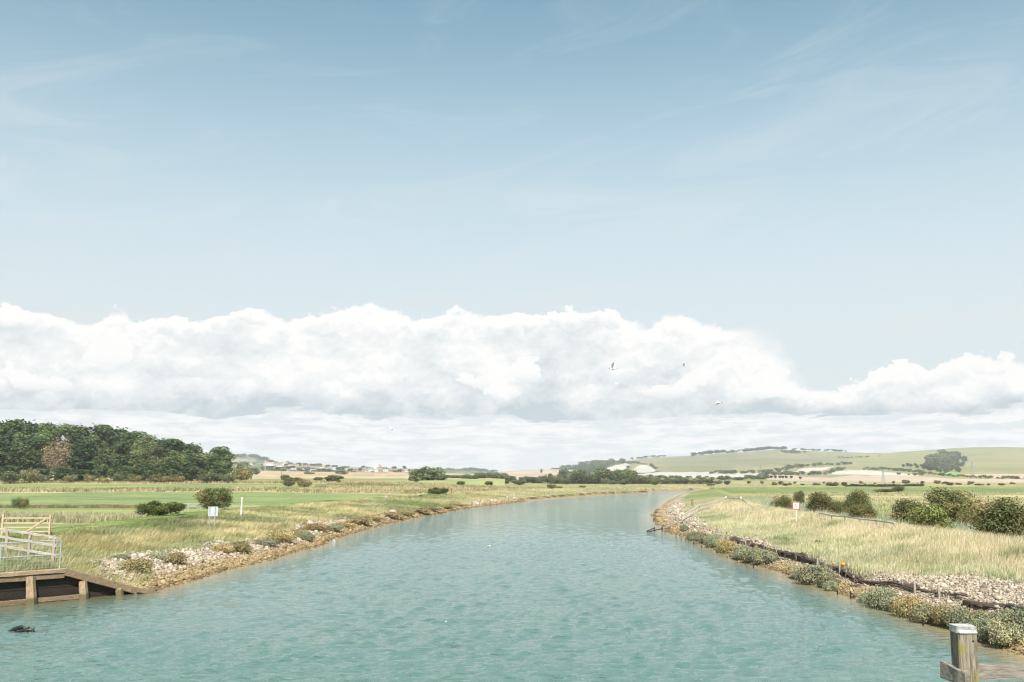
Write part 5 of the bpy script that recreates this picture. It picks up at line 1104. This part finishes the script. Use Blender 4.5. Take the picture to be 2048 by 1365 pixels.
# black boards added to stand for the shaded undercut behind the logs
for a, b, lab in ((2, 5, 'black board added as undercut shade behind the twisted log'), (6, 9, 'black board added as undercut shade behind the sagging log')):
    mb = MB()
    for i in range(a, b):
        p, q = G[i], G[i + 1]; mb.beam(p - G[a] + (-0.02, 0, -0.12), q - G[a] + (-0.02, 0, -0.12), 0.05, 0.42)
    o = mb.build('undercut_shade_board', M['black'], None); o.location = G[a]; tag(o, lab, 'board', 'boards added as undercut shade')
short = [(1323, 1062), (1330, 1066), (1352, 1076), (1362, 1080), (1372, 1083), (1388, 1090), (1402, 1096), (1434, 1107), (1455, 1117), (1490, 1131), (1506, 1137), (1571, 1150), (1578, 1146), (1593, 1162), (1676, 1190), (1700, 1198), (1820, 1240), (1848, 1252)]
for i, (px, b) in enumerate(short):
    p = on_plane(px, b, 0.0); h = rr.uniform(0.16, 0.42); mb = rough_beam((0, 0, -1.0), (rr.uniform(-.05, .05), rr.uniform(-.05, .05), h), 0.06, 0.06, 80 + i, 0.8, 4)
    o = mb.build('waterline_stake', M['black'], None); o.location = p; tag(o, 'short black stake at the right waterline, ' + (ordinal(i, len(short)) if i < 9 else '%s from the right' % ORD[len(short) - 1 - i] if i < len(short) - 1 else 'rightmost'), 'stake', 'stakes along the right waterline')
for px, b, lab in ((1515, 1095, 'orange float on the stones nearer the fence'), (1687, 1133, 'orange float on the stones nearer the bridge')):
    p = at(px, b, 28, 120); mb = MB(); mb.ball((0, 0, 0.10), (0.15, 0.13, 0.11)); mb.tube([(0.1, 0, 0.12), (0.2, 0.02, 0.1)], 0.03, 6); o = mb.build('orange_float', M['orange'], None, True); o.location = p; tag(o, lab, 'float', 'orange floats')
# bleached fence running down the levee into the water
FP = [('water', 1293, 1064), ('water', 1309, 1062), ('water', 1325, 1063), ('land', 1357, 1050), ('land', 1364, 1050), ('land', 1400, 1026), ('land', 1452, 1010), ('land', 1482, 1011)]
posts = [on_plane(p, q, 0) if k == 'water' else at(p, q, 60, 150) for k, p, q in FP]
fw = thing('bleached_fence', Vector(posts[3]), 'sun-bleached two-rail fence descending the right levee into the water', 'fence'); fo = Vector(posts[3])
hts = [0.0, 0.45, 0.5, 1.25, 1.2, 1.25, 1.25, 1.25]
for i, (p, h) in enumerate(zip(posts, hts)):
    if h == 0: continue
    th_ = 0.10 if i < 5 else (0.13 if i == 5 else 0.26)
    q = Vector(p) - fo; o = rough_beam(q + Vector((0, 0, -0.8)), q + Vector((0, 0, h)), th_, th_, 110 + i, 0.95, 5).build('post', M['black'] if i < 3 else M['greywood'] if i < 6 else M['bleached'], fw)
def railseg(i, j, za, zb, m=M['bleached'], hh=0.19, nm='rail', o_=(0, -0.10, 0)):
    a = Vector(posts[i]) - fo + Vector((0, 0, za)) + Vector(o_); b = Vector(posts[j]) - fo + Vector((0, 0, zb)) + Vector(o_); rough_beam(a, b, 0.05, hh, 130 + i * 10 + j + int(za * 10), 1, 5).build(nm, m, fw)
railseg(4, 5, 1.0, 1.02); railseg(5, 6, 1.05, 0.95); railseg(4, 5, 0.55, 0.5); railseg(5, 6, 0.52, 0.4); railseg(4, 5, 0.12, 0.1, M['logwood']); railseg(6, 7, 0.95, 0.95)
railseg(1, 3, 0.3, 0.85, M['greywood'], 0.09); railseg(0, 1, 0.05, 0.3, M['black'], 0.1); railseg(2, 4, 0.32, 0.35, M['greywood'], 0.09); railseg(0, 2, -0.05, 0.3, M['black'], 0.1)
railseg(2, 3, 0.1, 0.45, M['greywood'], 0.09)
q = at(1525, 1030, 60, 140); posts.append(q); railseg(7, 8, 0.9, 0.1)
for px, b, h, lab in ((1383, 1014, 14, 'left of two thin dark posts standing on the green levee'), (1386, 1016, 17, 'right of two thin dark posts standing on the green levee')):
    p = at(px, b, 80, 200); o = rough_beam((0, 0, -0.3), (0, 0, h / F * p[1]), 0.08, 0.08, px, 1, 3).build('thin_post', M['logwood'], None); o.location = p; tag(o, lab, 'post', 'pair of thin posts')
# low rail fence behind the levee crest
lf0 = on_depth(1640, 1052, 88); lf1 = on_depth(1790, 1062, 68)
lf0[2] = hz(lf0[0], lf0[1]); lf1[2] = hz(lf1[0], lf1[1]); lf = thing('low_rail_fence', Vector(lf0), 'low pale rail fence half hidden by tall grass behind the right levee', 'fence')
for k in range(6):
    q = lf0 + (lf1 - lf0) * k / 5; q[2] = hz(q[0], q[1]); rough_beam(Vector(q - lf0) - Vector((0, 0, .3)), Vector(q - lf0) + Vector((0, 0, max(0.9, 2.4 - q[2]))), 0.1, 0.1, 150 + k, 1, 3).build('post', M['greywood'], lf)
    if k:
        for z in (0.0, -0.45):
            za, zb = max(0.85, 2.2 - pq[2]) + z, max(0.85, 2.2 - q[2]) + z; rough_beam(Vector(pq - lf0) + Vector((-.02, -.08, za)), Vector(q - lf0) + Vector((-.02, -.08, zb)), 0.05, 0.12, 160 + k, 1, 4).build('rail', M['bleached'], lf)
    pq = q.copy()
# red-framed sign
sp_ = at(1593.5, 1052, 50, 110); s3 = sp_[1] / F; sg = thing('river_sign', Vector(sp_), 'square white sign with red frame on a pale pole in the grass', 'sign', rotz=0.03); tz = on_depth(1593, 1004, sp_[1])[2] - sp_[2]
mb = MB(); mb.tube([(0, 0.03, -0.4), (0, 0.03, tz + 0.03)], 0.032, 8); mb.build('pole', M['white'], sg)
zc = tz - 7.6 * s3
mb = MB(); mb.box((0, -0.012, zc), (14.2 * s3, 0.02, 14.4 * s3)); mb.build('red_frame', M['red'], sg)
mb = MB(); mb.box((0, -0.029, zc), (11.0 * s3, 0.012, 11.2 * s3)); mb.build('white_panel', M['white'], sg)
mb = MB(); mb.box((0.2 * s3, -0.037, zc), (6.8 * s3, 0.004, 8.6 * s3)); mb.build('grey_field', M['grey'], sg)
mb = MB(); mb.beam((-1.9 * s3, -0.042, zc + 3.4 * s3), (-0.5 * s3, -0.042, zc + 0.5 * s3), 0.005, 0.8 * s3); mb.beam((-0.4 * s3, -0.042, zc + 2.2 * s3), (0.0 * s3, -0.042, zc + 1.6 * s3), 0.005, 0.6 * s3); mb.build('faded_mark', M['dark'], sg)
# mooring pile in the right foreground
PY = 12.2; pl = on_depth(1926, 1262, PY); pile = thing('mooring_pile', (pl[0], pl[1], 0.0), 'square mossy timber pile with pale flat cap in the right foreground', 'post'); wpx = 36 / F * PY; top = on_depth(1926, 1266, PY - wpx / 2)[2]
o = rough_beam((0, 0, -1.5), (0, 0, top), wpx, wpx, 71, 1, 14); o.build('shaft', M['postwood'], pile)
mb = rough_beam((0, 0, top - 0.005), (0, 0, top + 0.075), wpx * 1.09, wpx * 1.06, 72, 0.97, 2); mb.build('cap', M['cap'], pile)
mb = MB(); mb.tube([(0.06, -wpx / 2 - 0.006, top - 0.10), (0.06, -wpx / 2 + 0.01, top - 0.10)], 0.013, 8); mb.build('bolt', M['black'], pile)
zr = top - 0.52
rough_beam((wpx * 0.45, 0.10, zr + 0.02), (3.6, 0.18, zr - 0.02), 0.09, 0.17, 73, 1, 8).build('right_rail', M['railwood'], pile)
rough_beam((-wpx * 0.80, 0.22, zr + 0.02), (-wpx * 0.30, -wpx * 0.80, zr - 0.02), 0.08, 0.20, 74, 1, 4).build('left_rail', M['railwood'], pile)
# black snag at the left
sn = on_plane(58, 1264, 0); mb = MB(); r = np.random.default_rng(4)

mb.tube([(-1.7, 0.2, -0.2), (-1.1, 0.16, 0.16), (-0.6, 0.05, 0.34), (-0.3, 0.02, 0.22), (-0.05, 0, 0.02)], [0.14, 0.16, 0.12, 0.1, 0.07], 7)
mb.tube([(-0.9, -0.05, -0.1), (-0.45, -0.08, 0.1), (0.05, -0.06, 0.14), (0.3, -0.03, 0.10), (0.44, 0, -0.03)], [0.13, 0.12, 0.08, 0.07, 0.04], 7)
for k in range(16):
    a = Vector((r.uniform(-.9, .3), r.uniform(-.12, .1), r.uniform(.0, .2))); b = a + Vector((r.uniform(-.1, .38), r.uniform(-.2, .1), r.uniform(-.02, .3))); mb.tube([a, a.lerp(b, .5) + Vector(r.normal(0, .05, 3)), b], [.05, .038, .016], 5)
o = mb.build('driftwood_snag', M['black'], None, True); o.location = sn; o.scale = (0.55,) * 3; tag(o, 'black waterlogged driftwood snag poking out of the water', 'driftwood')

# ------------------------------------------------------------------ birds, walkers, dog
def feather(name, c): return plain(name, c, 0.6, 0.05, 20)
M['gullw'] = feather('gull_white', (0.80, 0.80, 0.79)); M['gullg'] = feather('gull_grey', (0.42, 0.44, 0.46)); M['gullb'] = feather('gull_black', (0.03, 0.03, 0.03))
def gull(px, py, Y, head, roll, flap, label, span=1.0, P=None, swim=False):
    p = on_depth(px, py, Y) if P is None else P
    t = thing('gull', Vector(p), label, 'bird', 'gulls over the river' if not swim else 'gulls on the water', head); t.rotation_euler = (roll, 0.0, head)
    mb = MB(); L = 0.2
    mb.tube([(0.215, 0, .012), (.19, 0, .016), (.15, 0, .02), (.08, 0, 0), (-.03, 0, 0), (-.13, 0, .0), (-.2, 0, .005), (-.25, 0, .006)], [.004, .012, .03, .05, .058, .042, .018, .006], 10); mb.add([(-.15, -.03, .012), (-.15, .03, .012), (-.3, .06, .012), (-.3, -.06, .012), (-.15, -.03, -.002), (-.15, .03, -.002), (-.3, .06, .006), (-.3, -.06, .006)], MB.BOXF)
    mb.build('body', M['gullw'], t, True)
    mb = MB(); mb.ball((.175, 0, .028), (.036, .03, .032)); mb.tube([(.205, 0, .022), (.25, 0, .012)], [.009, .002], 6); mb.build('hood', M['gullb'], t, True)
    for sgn in (-1, 1):
        if swim:
            mb = MB(); mb.ball((-.07, sgn * .045, .025), (.15, .02, .04)); mb.build('wing', M['gullg'], t, True); continue
        a1, a2 = flap, flap * 0.35; y1, z1 = .2 * math.cos(a1), .2 * math.sin(a1); y2, z2 = y1 + .28 * math.cos(a2), z1 + .28 * math.sin(a2)
        prof = [(0.03, .02, .085, -.075), (y1, z1 + .02, .105, -.05), ((y1 + y2) / 2, (z1 + z2) / 2 + .02, .06, -.06), (y2, z2 + .02, -.05, -.085)]
        mb = MB(); v = []; f = []
        for y, z, x0, x1 in prof: v += [(x0, sgn * y, z + .004), (x0 * .3 + x1 * .7, sgn * y, z + .009), (x1, sgn * y, z), (x0 * .3 + x1 * .7, sgn * y, z - .006)]
        for i in range(3):
            for k in range(4): f.append((i * 4 + k, i * 4 + (k + 1) % 4, i * 4 + 4 + (k + 1) % 4, i * 4 + 4 + k))
        f += [(0, 1, 2, 3), (12, 13, 14, 15)]; mb.add(v, f); mb.build('wing', [M['gullw']], t)
        mb = MB(); mb.add([(prof[3][2] + .012, sgn * y2, z2 + .026), (prof[3][3] - .012, sgn * y2, z2 + .022), (prof[3][3] - .03, sgn * (y2 + .05), z2 + .022)] + [(prof[3][2] + .012, sgn * y2, z2 + .012), (prof[3][3] - .012, sgn * y2, z2 + .012), (prof[3][3] - .03, sgn * (y2 + .05), z2 + .016)], [(0, 1, 2), (5, 4, 3), (0, 3, 4, 1), (1, 4, 5, 2), (2, 5, 3, 0)]); mb.build('wing_tip', M['gullb'], t)
    t.scale = (span,) * 3
gull(1226, 738, 56, R(172), 0.15, 0.95, 'white gull with black hood and raised wings, largest bird in the sky')
gull(1369, 732, 80, R(160), 0.1, 0.25, 'faint white gull gliding to the right of the largest one')
gull(1437, 806, 62, R(10), -0.1, -0.35, 'white gull with black head flying low right over the hill')
gull(783, 859, 90, R(60), 0.5, 0.6, 'faint white gull banking over the left fields')
def swimmer(px, py, head, label): gull(px, py, 0, head, 0, 0, label, 0.75, P=on_plane(px, py, 0.02), swim=True)
swimmer(979, 1092, R(0), 'small dark-headed gull swimming in mid river')
swimmer(668, 1081, R(20), 'white gull floating beside the left shingle')

def skin_mesh(name, verts, edges, radii, m, sub=2, root=0):
    me = bpy.data.meshes.new(name); me.from_pydata(verts, edges, []); o = bpy.data.objects.new(name, me); COL.objects.link(o)
    o.modifiers.new('Skin', 'SKIN')
    for i, v in enumerate(me.skin_vertices[0].data): v.radius = radii[i] if hasattr(radii[i], '__len__') else (radii[i], radii[i]); v.use_root = (i == root)
    md = o.modifiers.new('Sub', 'SUBSURF'); md.levels = sub; md.render_levels = sub
    dg = bpy.context.evaluated_depsgraph_get(); dg.update(); ev = o.evaluated_get(dg); r = bpy.data.meshes.new_from_object(ev)
    bpy.data.objects.remove(o); r.name = name; r.materials.clear(); r.materials.append(m); r.polygons.foreach_set('use_smooth', [True] * len(r.polygons)); return r
M['skin'] = plain('skin', (0.50, 0.30, 0.21), 0.6, 0.08, 8)
def cloth(name, c): return plain(name, c, 0.85, 0.12, 12)
def person(px, base, hpx, head, label, topc, legc, hairc, stride=0.22, arm=0.2, cap=None):
    p = at(px, base, 120, 330); t = thing('person', Vector(p), label, 'person', rotz=head); s = hpx / F * p[1] / 1.72; t.scale = (s, s, s)
    # x forward, y left
    J = dict(pel=(0, 0, .93), waist=(0, 0, 1.06), chest=(.01, 0, 1.28), neck=(.01, 0, 1.46), head=(.03, 0, 1.60), crown=(.03, 0, 1.69))
    V = [J['pel'], J['waist'], J['chest'], J['neck'], J['head'], J['crown']]; E = [(0, 1), (1, 2), (2, 3), (3, 4), (4, 5)]; Rr = [.125, .11, .13, .05, .085, .06]
    legs = {}
    for sg, st in ((1, stride), (-1, -stride)):
        k = len(V); V += [(0, sg * .09, .86), (st * .55 + .03, sg * .09, .48), (st, sg * .09, .08), (st + .15, sg * .09, .035)]; Rr += [.088, .058, .04, .033]; E += [(0, k), (k, k + 1), (k + 1, k + 2), (k + 2, k + 3)]
        k = len(V); V += [(.01, sg * .19, 1.39), (-st * .4 - .02, sg * .24, 1.13), (arm - st * .3, sg * .23, .93), (arm + .05 - st * .3, sg * .22, .84)]; Rr += [.055, .042, .033, .028]; E += [(2, k), (k, k + 1), (k + 1, k + 2), (k + 2, k + 3)]
    part('body', skin_mesh('body', V, E, Rr, M['skin']), t)
    sv = [V[0], V[1], V[2], (.01, 0, 1.42), V[10], V[11], V[18], V[19]]; sv[0] = (0, 0, .90)
    part('top', skin_mesh('top', sv, [(0, 1), (1, 2), (2, 3), (2, 4), (4, 5), (2, 6), (6, 7)], [.15, .14, .15, .075, .072, .06, .072, .06], topc, root=2), t)
    tv = [(0, 0, .95), V[6], V[7], V[8], V[14], V[15], V[16]]
    part('trousers', skin_mesh('trousers', tv, [(0, 1), (1, 2), (2, 3), (0, 4), (4, 5), (5, 6)], [.135, .105, .078, .06, .105, .078, .06], legc), t)
    mb = MB(); mb.ball((.012, 0, 1.655), (.105, .092, .10)); mb.ball((-.03, 0, 1.59), (.075, .085, .11)); mb.build('hair', hairc, t, True)
    for sg in (1, -1): mb = MB(); mb.ball((stride * sg + .08, sg * .09, .045), (.14, .05, .05)); mb.build('shoe', M['dark'], t, True)
    if cap: mb = MB(); mb.ball((.02, 0, 1.70), (.105, .095, .075)); mb.box((.14, 0, 1.69), (.1, .12, .02)); mb.build('cap', cap, t, True)
hair = plain('dark_hair', (0.025, 0.018, 0.014), 0.6, 0.2, 20)
person(772.5, 998, 12.5, R(190), 'person with dark hair in coral top and white trousers walking on the meadow edge', cloth('coral_top', (0.72, 0.24, 0.19)), cloth('white_cotton', (0.74, 0.72, 0.74)), hair)
person(902.5, 990.5, 14, R(200), 'person in dark red clothes and pale cap walking past the yellowish bush', cloth('dark_red_top', (0.20, 0.035, 0.045)), cloth('wine_trousers', (0.42, 0.10, 0.10)), hair, 0.16, 0.1, cloth('pale_cap', (0.75, 0.66, 0.62)))
p = at(841, 995.5, 120, 330); dog = thing('dog', Vector(p), 'black dog walking in the grass between the two walkers', 'dog', rotz=R(20)); s = 4.6 / F * p[1] / 0.62; dog.scale = (s, s, s)
V = [(-.28, 0, .50), (0, 0, .50), (.25, 0, .50), (.38, 0, .62), (.50, 0, .70), (.64, 0, .67), (-.42, 0, .52), (-.58, 0, .62)]; E = [(0, 1), (1, 2), (2, 3), (3, 4), (4, 5), (0, 6), (6, 7)]; Rr = [.11, .115, .14, .085, .08, .04, .035, .02]
for x, i, sw in ((.25, 2, .06), (-.28, 0, -.05)):
    for sg in (1, -1):
        k = len(V); V += [(x + (.03 if i == 0 else 0), sg * .09, .36), (x + sw * sg - (.06 if i == 0 else -.02), sg * .09, .18), (x + sw * sg, sg * .09, .03)]; Rr += [.06, .04, .032]; E += [(i, k), (k, k + 1), (k + 1, k + 2)]
M['blackfur'] = plain('black_fur', (0.015, 0.014, 0.015), 0.7, 0.3, 20)
part('body', skin_mesh('body', V, E, Rr, M['blackfur'], root=1), dog)
for sg in (1, -1): mb = MB(); mb.beam((.47, sg * .055, .76), (.44, sg * .08, .86), .03, .05, w1=.01, h1=.015); mb.build('ear', M['blackfur'], dog)

# ------------------------------------------------------------------ the far town, poles, mast, pylons
WALLS = [plain('house_wall_%s' % n, c, 0.8, 0.08, 0.5) for n, c in (('white', (0.74, 0.70, 0.66)), ('cream', (0.66, 0.58, 0.48)), ('brick', (0.33, 0.22, 0.18)), ('pink', (0.46, 0.36, 0.32)))]
ROOFS = [plain('house_roof_%s' % n, c, 0.8, 0.15, 0.8) for n, c in (('red', (0.25, 0.155, 0.12)), ('brown', (0.21, 0.155, 0.13)), ('grey', (0.26, 0.26, 0.28)), ('tan', (0.45, 0.32, 0.24)))]
GLASS = plain('window_glass', (0.10, 0.12, 0.14), 0.15, 0.1, 1, spec=0.6)
def house(px, py, wpx, hpx, wi, ri, label, name='house', rot=None, group='houses of the distant town', hill=town, depth=0.8):
    p = hill.point(px, py); s = p[1] / F; w, h = wpx * s, hpx * s; hw = h * 0.6; rt = h - hw; d = max(7.0, w * depth)
    t = thing(name, Vector(p), label, 'house', group, rr.uniform(-0.4, 0.4) if rot is None else rot)
    mb = MB(); mb.box((0, 0, hw / 2 - 1.5), (w, d, hw + 3)); mb.add([(-w / 2, -d / 2, hw), (-w / 2, d / 2, hw), (-w / 2, 0, h * 0.98), (w / 2, -d / 2, hw), (w / 2, d / 2, hw), (w / 2, 0, h * 0.98)], [(0, 1, 2), (3, 5, 4)]); mb.build('wall', WALLS[wi], t)
    mb = MB(); e = 0.35
    mb.add([(-w / 2 - e, -d / 2 - e, hw - .15), (w / 2 + e, -d / 2 - e, hw - .15), (w / 2 + e, 0, h + .1), (-w / 2 - e, 0, h + .1), (-w / 2 - e, d / 2 + e, hw - .15), (w / 2 + e, d / 2 + e, hw - .15)], [(0, 1, 2, 3), (3, 2, 5, 4)]); rf = mb.build('roof', ROOFS[ri], t)
    mb = MB(); mb.box((w * 0.3, 0.2, h + 0.5), (0.9, 0.9, 2.0)); mb.build('chimney', WALLS[2], rf)
    n = max(2, int(w / 3.2))
    for k in range(n):
        x = -w / 2 + w * (k + 0.5) / n; mb = MB(); mb.box((x, -d / 2 - 0.02, hw * 0.62), (1.2, 0.08, min(1.4, hw * 0.45))); mb.build('window', GLASS, t)
r = np.random.default_rng(77)
hs = [(462, 931, 9, 5, 0, 2), (533, 927.5, 10, 4, 1, 0), (525, 931, 9, 4, 0, 2), (541, 931.5, 14, 6, 0, 3), (549, 930, 11, 4, 0, 2), (560, 930, 11, 5, 1, 0), (568, 930, 13, 6, 0, 2), (560, 933.5, 13, 4, 0, 2), (583, 933, 10, 4, 1, 0), (592, 933, 10, 4, 3, 0), (574, 944, 13, 4, 0, 2), (587, 943, 11, 6, 0, 2), (603, 940.5, 9, 4, 0, 3), (609, 938, 10, 6, 0, 0), (614, 934.5, 9, 4, 3, 0), (622, 938, 9, 5, 1, 0), (630, 936, 10, 4, 3, 0), (627, 942.5, 11, 4, 0, 2), (636, 936.5, 9, 4, 3, 1), (645, 939, 11, 4, 1, 3), (654, 938, 9, 4, 3, 0), (668, 940.5, 9, 6, 0, 2), (664, 944.5, 8, 3, 0, 2), (690, 939, 10, 4, 3, 0), (698, 940, 9, 4, 1, 0), (706, 943, 10, 5, 2, 0), (714, 942.5, 9, 5, 2, 0), (720, 940, 8, 4, 3, 0), (727, 941, 9, 5, 2, 0), (733, 943.5, 8, 4, 1, 1), (739, 943.5, 10, 6, 0, 2), (745, 941.5, 8, 4, 3, 0), (751, 944, 9, 6, 0, 2), (757, 943.5, 10, 5, 2, 0), (765, 942, 9, 4, 2, 0), (772, 943.5, 9, 5, 0, 2), (779, 943.5, 9, 5, 2, 0), (786, 942, 8, 4, 3, 0), (784, 945, 8, 3, 1, 0), (794, 943.5, 9, 4, 2, 0), (804, 944, 9, 4, 3, 1), (812, 944, 10, 5, 0, 2), (820, 943.5, 9, 4, 1, 2), (827, 944, 10, 3, 0, 2), (836, 943.5, 9, 4, 2, 0), (842, 943, 8, 4, 0, 0), (500, 930, 8, 4, 0, 2), (478, 930.5, 9, 4, 1, 2), (657, 934.5, 8, 3, 3, 0), (760, 938.5, 10, 4, 3, 0)]
names = ['white', 'cream', 'brick', 'pinkish']; rn = ['red', 'brown', 'grey', 'tan']
hs.sort(); from collections import Counter
tot = Counter((a[4], a[5]) for a in hs); cnt = Counter()
for (px, py, w, h, wi, ri) in hs:
    i = cnt[(wi, ri)]; cnt[(wi, ri)] += 1; n_ = tot[(wi, ri)]
    pos = 'only one of its colours in the town' if n_ == 1 else ('leftmost such house in the town' if i == 0 else 'rightmost such house in the town' if i == n_ - 1 else ORD[i] + ' such house from the left in the town')
    house(px, py, w, h, wi, ri, 'far %s house with %s roof, %s' % (names[wi], rn[ri], pos))
p = town.point(755, 938.0); s = p[1] / F; t = thing('large_hall', Vector(p), 'large pale hall with a dark curved roof end above the town houses', 'building')
mb = MB(); mb.box((0, 0, 3 * s), (14 * s, 10 * s, 8 * s)); mb.box((-3 * s, -1, 7.4 * s), (6 * s, 6 * s, 1.6 * s)); mb.build('wall', WALLS[1], t)
mb = MB(); arc = [(7.0 * s + 2.6 * s * math.sin(a) * 0.4, 0, 1 * s + 7.0 * s * math.sin(a)) for a in np.linspace(0, 1.5, 6)]; v = []; f = []
for i, a in enumerate(np.linspace(0, math.pi / 2, 7)): v += [(2.5 * s + 5.4 * s * math.cos(a), -5.2 * s, 3 * s + 5.6 * s * math.sin(a)), (2.5 * s + 5.4 * s * math.cos(a), 5.2 * s, 3 * s + 5.6 * s * math.sin(a))]
v += [(2.5 * s, -5.2 * s, 3 * s), (2.5 * s, 5.2 * s, 3 * s)]; f = [(2 * i, 2 * i + 2, 2 * i + 3, 2 * i + 1) for i in range(6)] + [(12, 14, 15, 13), (14, 0, 1, 15), tuple([2 * i for i in range(7)] + [14])[::-1], tuple([2 * i + 1 for i in range(7)] + [15])]
mb.add(v, f); mb.build('curved_roof', ROOFS[2], t)
tt = [(470, 931, 12, 7), (543, 927, 10, 5), (575, 930, 8, 7), (598, 933, 12, 7), (629, 934, 12, 5), (655, 935, 10, 5), (669, 937, 14, 6), (684, 942, 15, 9), (676, 942, 10, 7), (694, 937, 10, 4), (700, 944, 12, 6), (720, 944, 8, 8), (726, 938, 9, 6), (734, 938, 4, 4), (739, 938, 4, 3), (768, 939, 4, 4), (773, 939, 4, 4), (788, 940, 10, 7), (800, 945, 10, 6), (790, 945.5, 14, 4), (809, 939.5, 8, 7), (818, 945, 5, 6), (645, 944, 16, 6), (655, 945, 14, 6), (613, 945, 12, 4), (600, 944.5, 12, 7), (585, 937, 12, 5), (577, 939, 14, 6), (555, 941, 16, 7), (540, 938, 14, 6), (527, 941, 12, 8), (565, 944, 14, 5), (486, 935, 14, 8), (640, 932.5, 9, 5), (745, 946, 10, 3), (708, 947, 12, 4)]
for i, (px, py, w, h) in enumerate(sorted(tt)):
    t = thing('town_tree', Vector(town.point(px, py)), 'blue-green tree among the far town houses, ' + (ordinal(i, len(tt)) if i < 18 else '%s from the right' % ORD[len(tt) - 1 - i] if i < len(tt) - 1 else 'rightmost'), 'tree', 'trees of the distant town', rr.uniform(0, 6))
    k = K[['far_a', 'far_b'][i % 2]]; s = t.location.y / F; t.scale = (w * s / k.W, w * s / k.W, h * s * 1.1 / k.H); a, b = k.meshes('crown', 'trunk'); part('crown', a, t); part('trunk', b, t)
house(1647, 949.5, 12, 6, 3, 0, 'pinkish white farmhouse among the strips of wood on the hill', 'farmhouse', 0.2, None, chalk)
def pole(px, base, top, P, r, label, m, arm=0.0):
    t = thing('utility_pole', Vector(P), label, 'pole'); h = (base - top) / F * P[1]
    mb = MB(); mb.tube([(0, 0, -0.5), (0, 0, h)], [r, r * 0.7], 8); mb.build('shaft', m, t)
    if arm: mb = MB(); mb.beam((-arm, 0, h * 0.93), (arm, 0, h * 0.93), 0.12, 0.12); mb.build('crossarm', m, t)
pole(305, 964, 934, at(305, 964, 300, 345), 0.28, 'pale wooden utility pole before the dark middle of the wood', M['palewood'], 0.8)
pole(563, 957, 936, wheat.point(563, 957), 0.26, 'brown utility pole at the near wheat edge', M['oldwood'], 0.7)
pole(530, 942.5, 921, wheat.point(530, 942.3), 0.5, 'tall pale pole between wheat and town, left of the brown one', M['galv'], 1.0)
pole(746, 951, 946, wheat.point(746, 951.3), 0.22, 'short thin pole in the wheat below the large hall', M['oldwood'])
pole(1003, 947, 929, tan.point(1003, 945), 0.25, 'thin radio mast rising left of the tan hill', M['galv'])
def pylon(px, base, top, label):
    P = chalk.point(px, base); h = (base - top) / F * P[1]; b = h * 0.11; t = thing('pylon', Vector(P), label, 'pylon', 'pylons on the hill'); r_ = 0.09
    mb = MB(); lv = np.linspace(0, 1, 7)
    for sx in (-1, 1):
        for sy in (-1, 1): mb.tube([(sx * b * (1 - z * .85), sy * b * (1 - z * .85), z * h) for z in lv], r_, 4)
    for i in range(6):
        for sy in (-1, 1):
            w0, w1 = b * (1 - lv[i] * .85), b * (1 - lv[i + 1] * .85); mb.tube([(-w0, sy * w0, lv[i] * h), (w1, sy * w1, lv[i + 1] * h)], r_ * .7, 4); mb.tube([(w0, sy * w0, lv[i] * h), (-w1, sy * w1, lv[i + 1] * h)], r_ * .7, 4)
    mb.build('tower', M['pylonsteel'], t)
    for z in (0.72, 0.84, 0.95): mb = MB(); mb.beam((-h * .14, 0, z * h), (h * .14, 0, z * h), 0.18, 0.2); mb.build('crossarm', M['pylonsteel'], t)
pylon(1767, 964, 939, 'faint lattice pylon standing on the pink field'); pylon(1946, 957, 924, 'faint lattice pylon right of the copse'); pylon(1522, 956, 930, 'faint lattice pylon by the wood left of the tan field')
hg = [at(1692, 973.5, 300, 690), at(1760, 973.5, 300, 690), at(1845, 972.5, 300, 690)]
for (p0, p1, lab) in ((hg[0], hg[1], 'left half of the dark ditch hedge across the far flats'), (hg[1], hg[2], 'right half of the dark ditch hedge across the far flats')):
    rg = np.random.default_rng(int(p0[0])); n = 5000; tq = rg.random(n); P = p0 + (p1 - p0) * tq[:, None]; P[:, 2] = lookup(GZ, P[:, 0], P[:, 1]) + rg.uniform(0, 1, n) ** 0.7 * 0.9 * (0.6 + 0.6 * vnoise(tq * 14, 0 * tq, 3)); P[:, 1] += rg.uniform(-1.2, 1.2, n); P[:, 0] += rg.normal(0, .3, n)
    V, F4, C = leaf_cloud(rg, P - p0, rg.normal(size=(n, 3)), 0.28, np.array([(0.045, 0.06, 0.03)]), 0.35); o = np_mesh('ditch_hedge', V, F4, mats=[M['leaf']], col=C); o.location = p0; tag(o, lab, 'hedge')

# ------------------------------------------------------------------ the air
hm = bpy.data.materials.new('haze'); hm.use_nodes = True; T = NT(hm.node_tree); out = T.node('ShaderNodeOutputMaterial'); v = T.node('ShaderNodeVolumePrincipled')
v.inputs['Color'].default_value = (0.93, 0.96, 0.98, 1); v.inputs['Density'].default_value = 0.00012; v.inputs['Anisotropy'].default_value = -0.05; T.l.new(v.outputs[0], out.inputs['Volume'])
mb = MB(); mb.box((0, 2400, 66), (9600, 5300, 140)); hb = mb.build('haze', hm, None); tag(hb, kind='stuff')
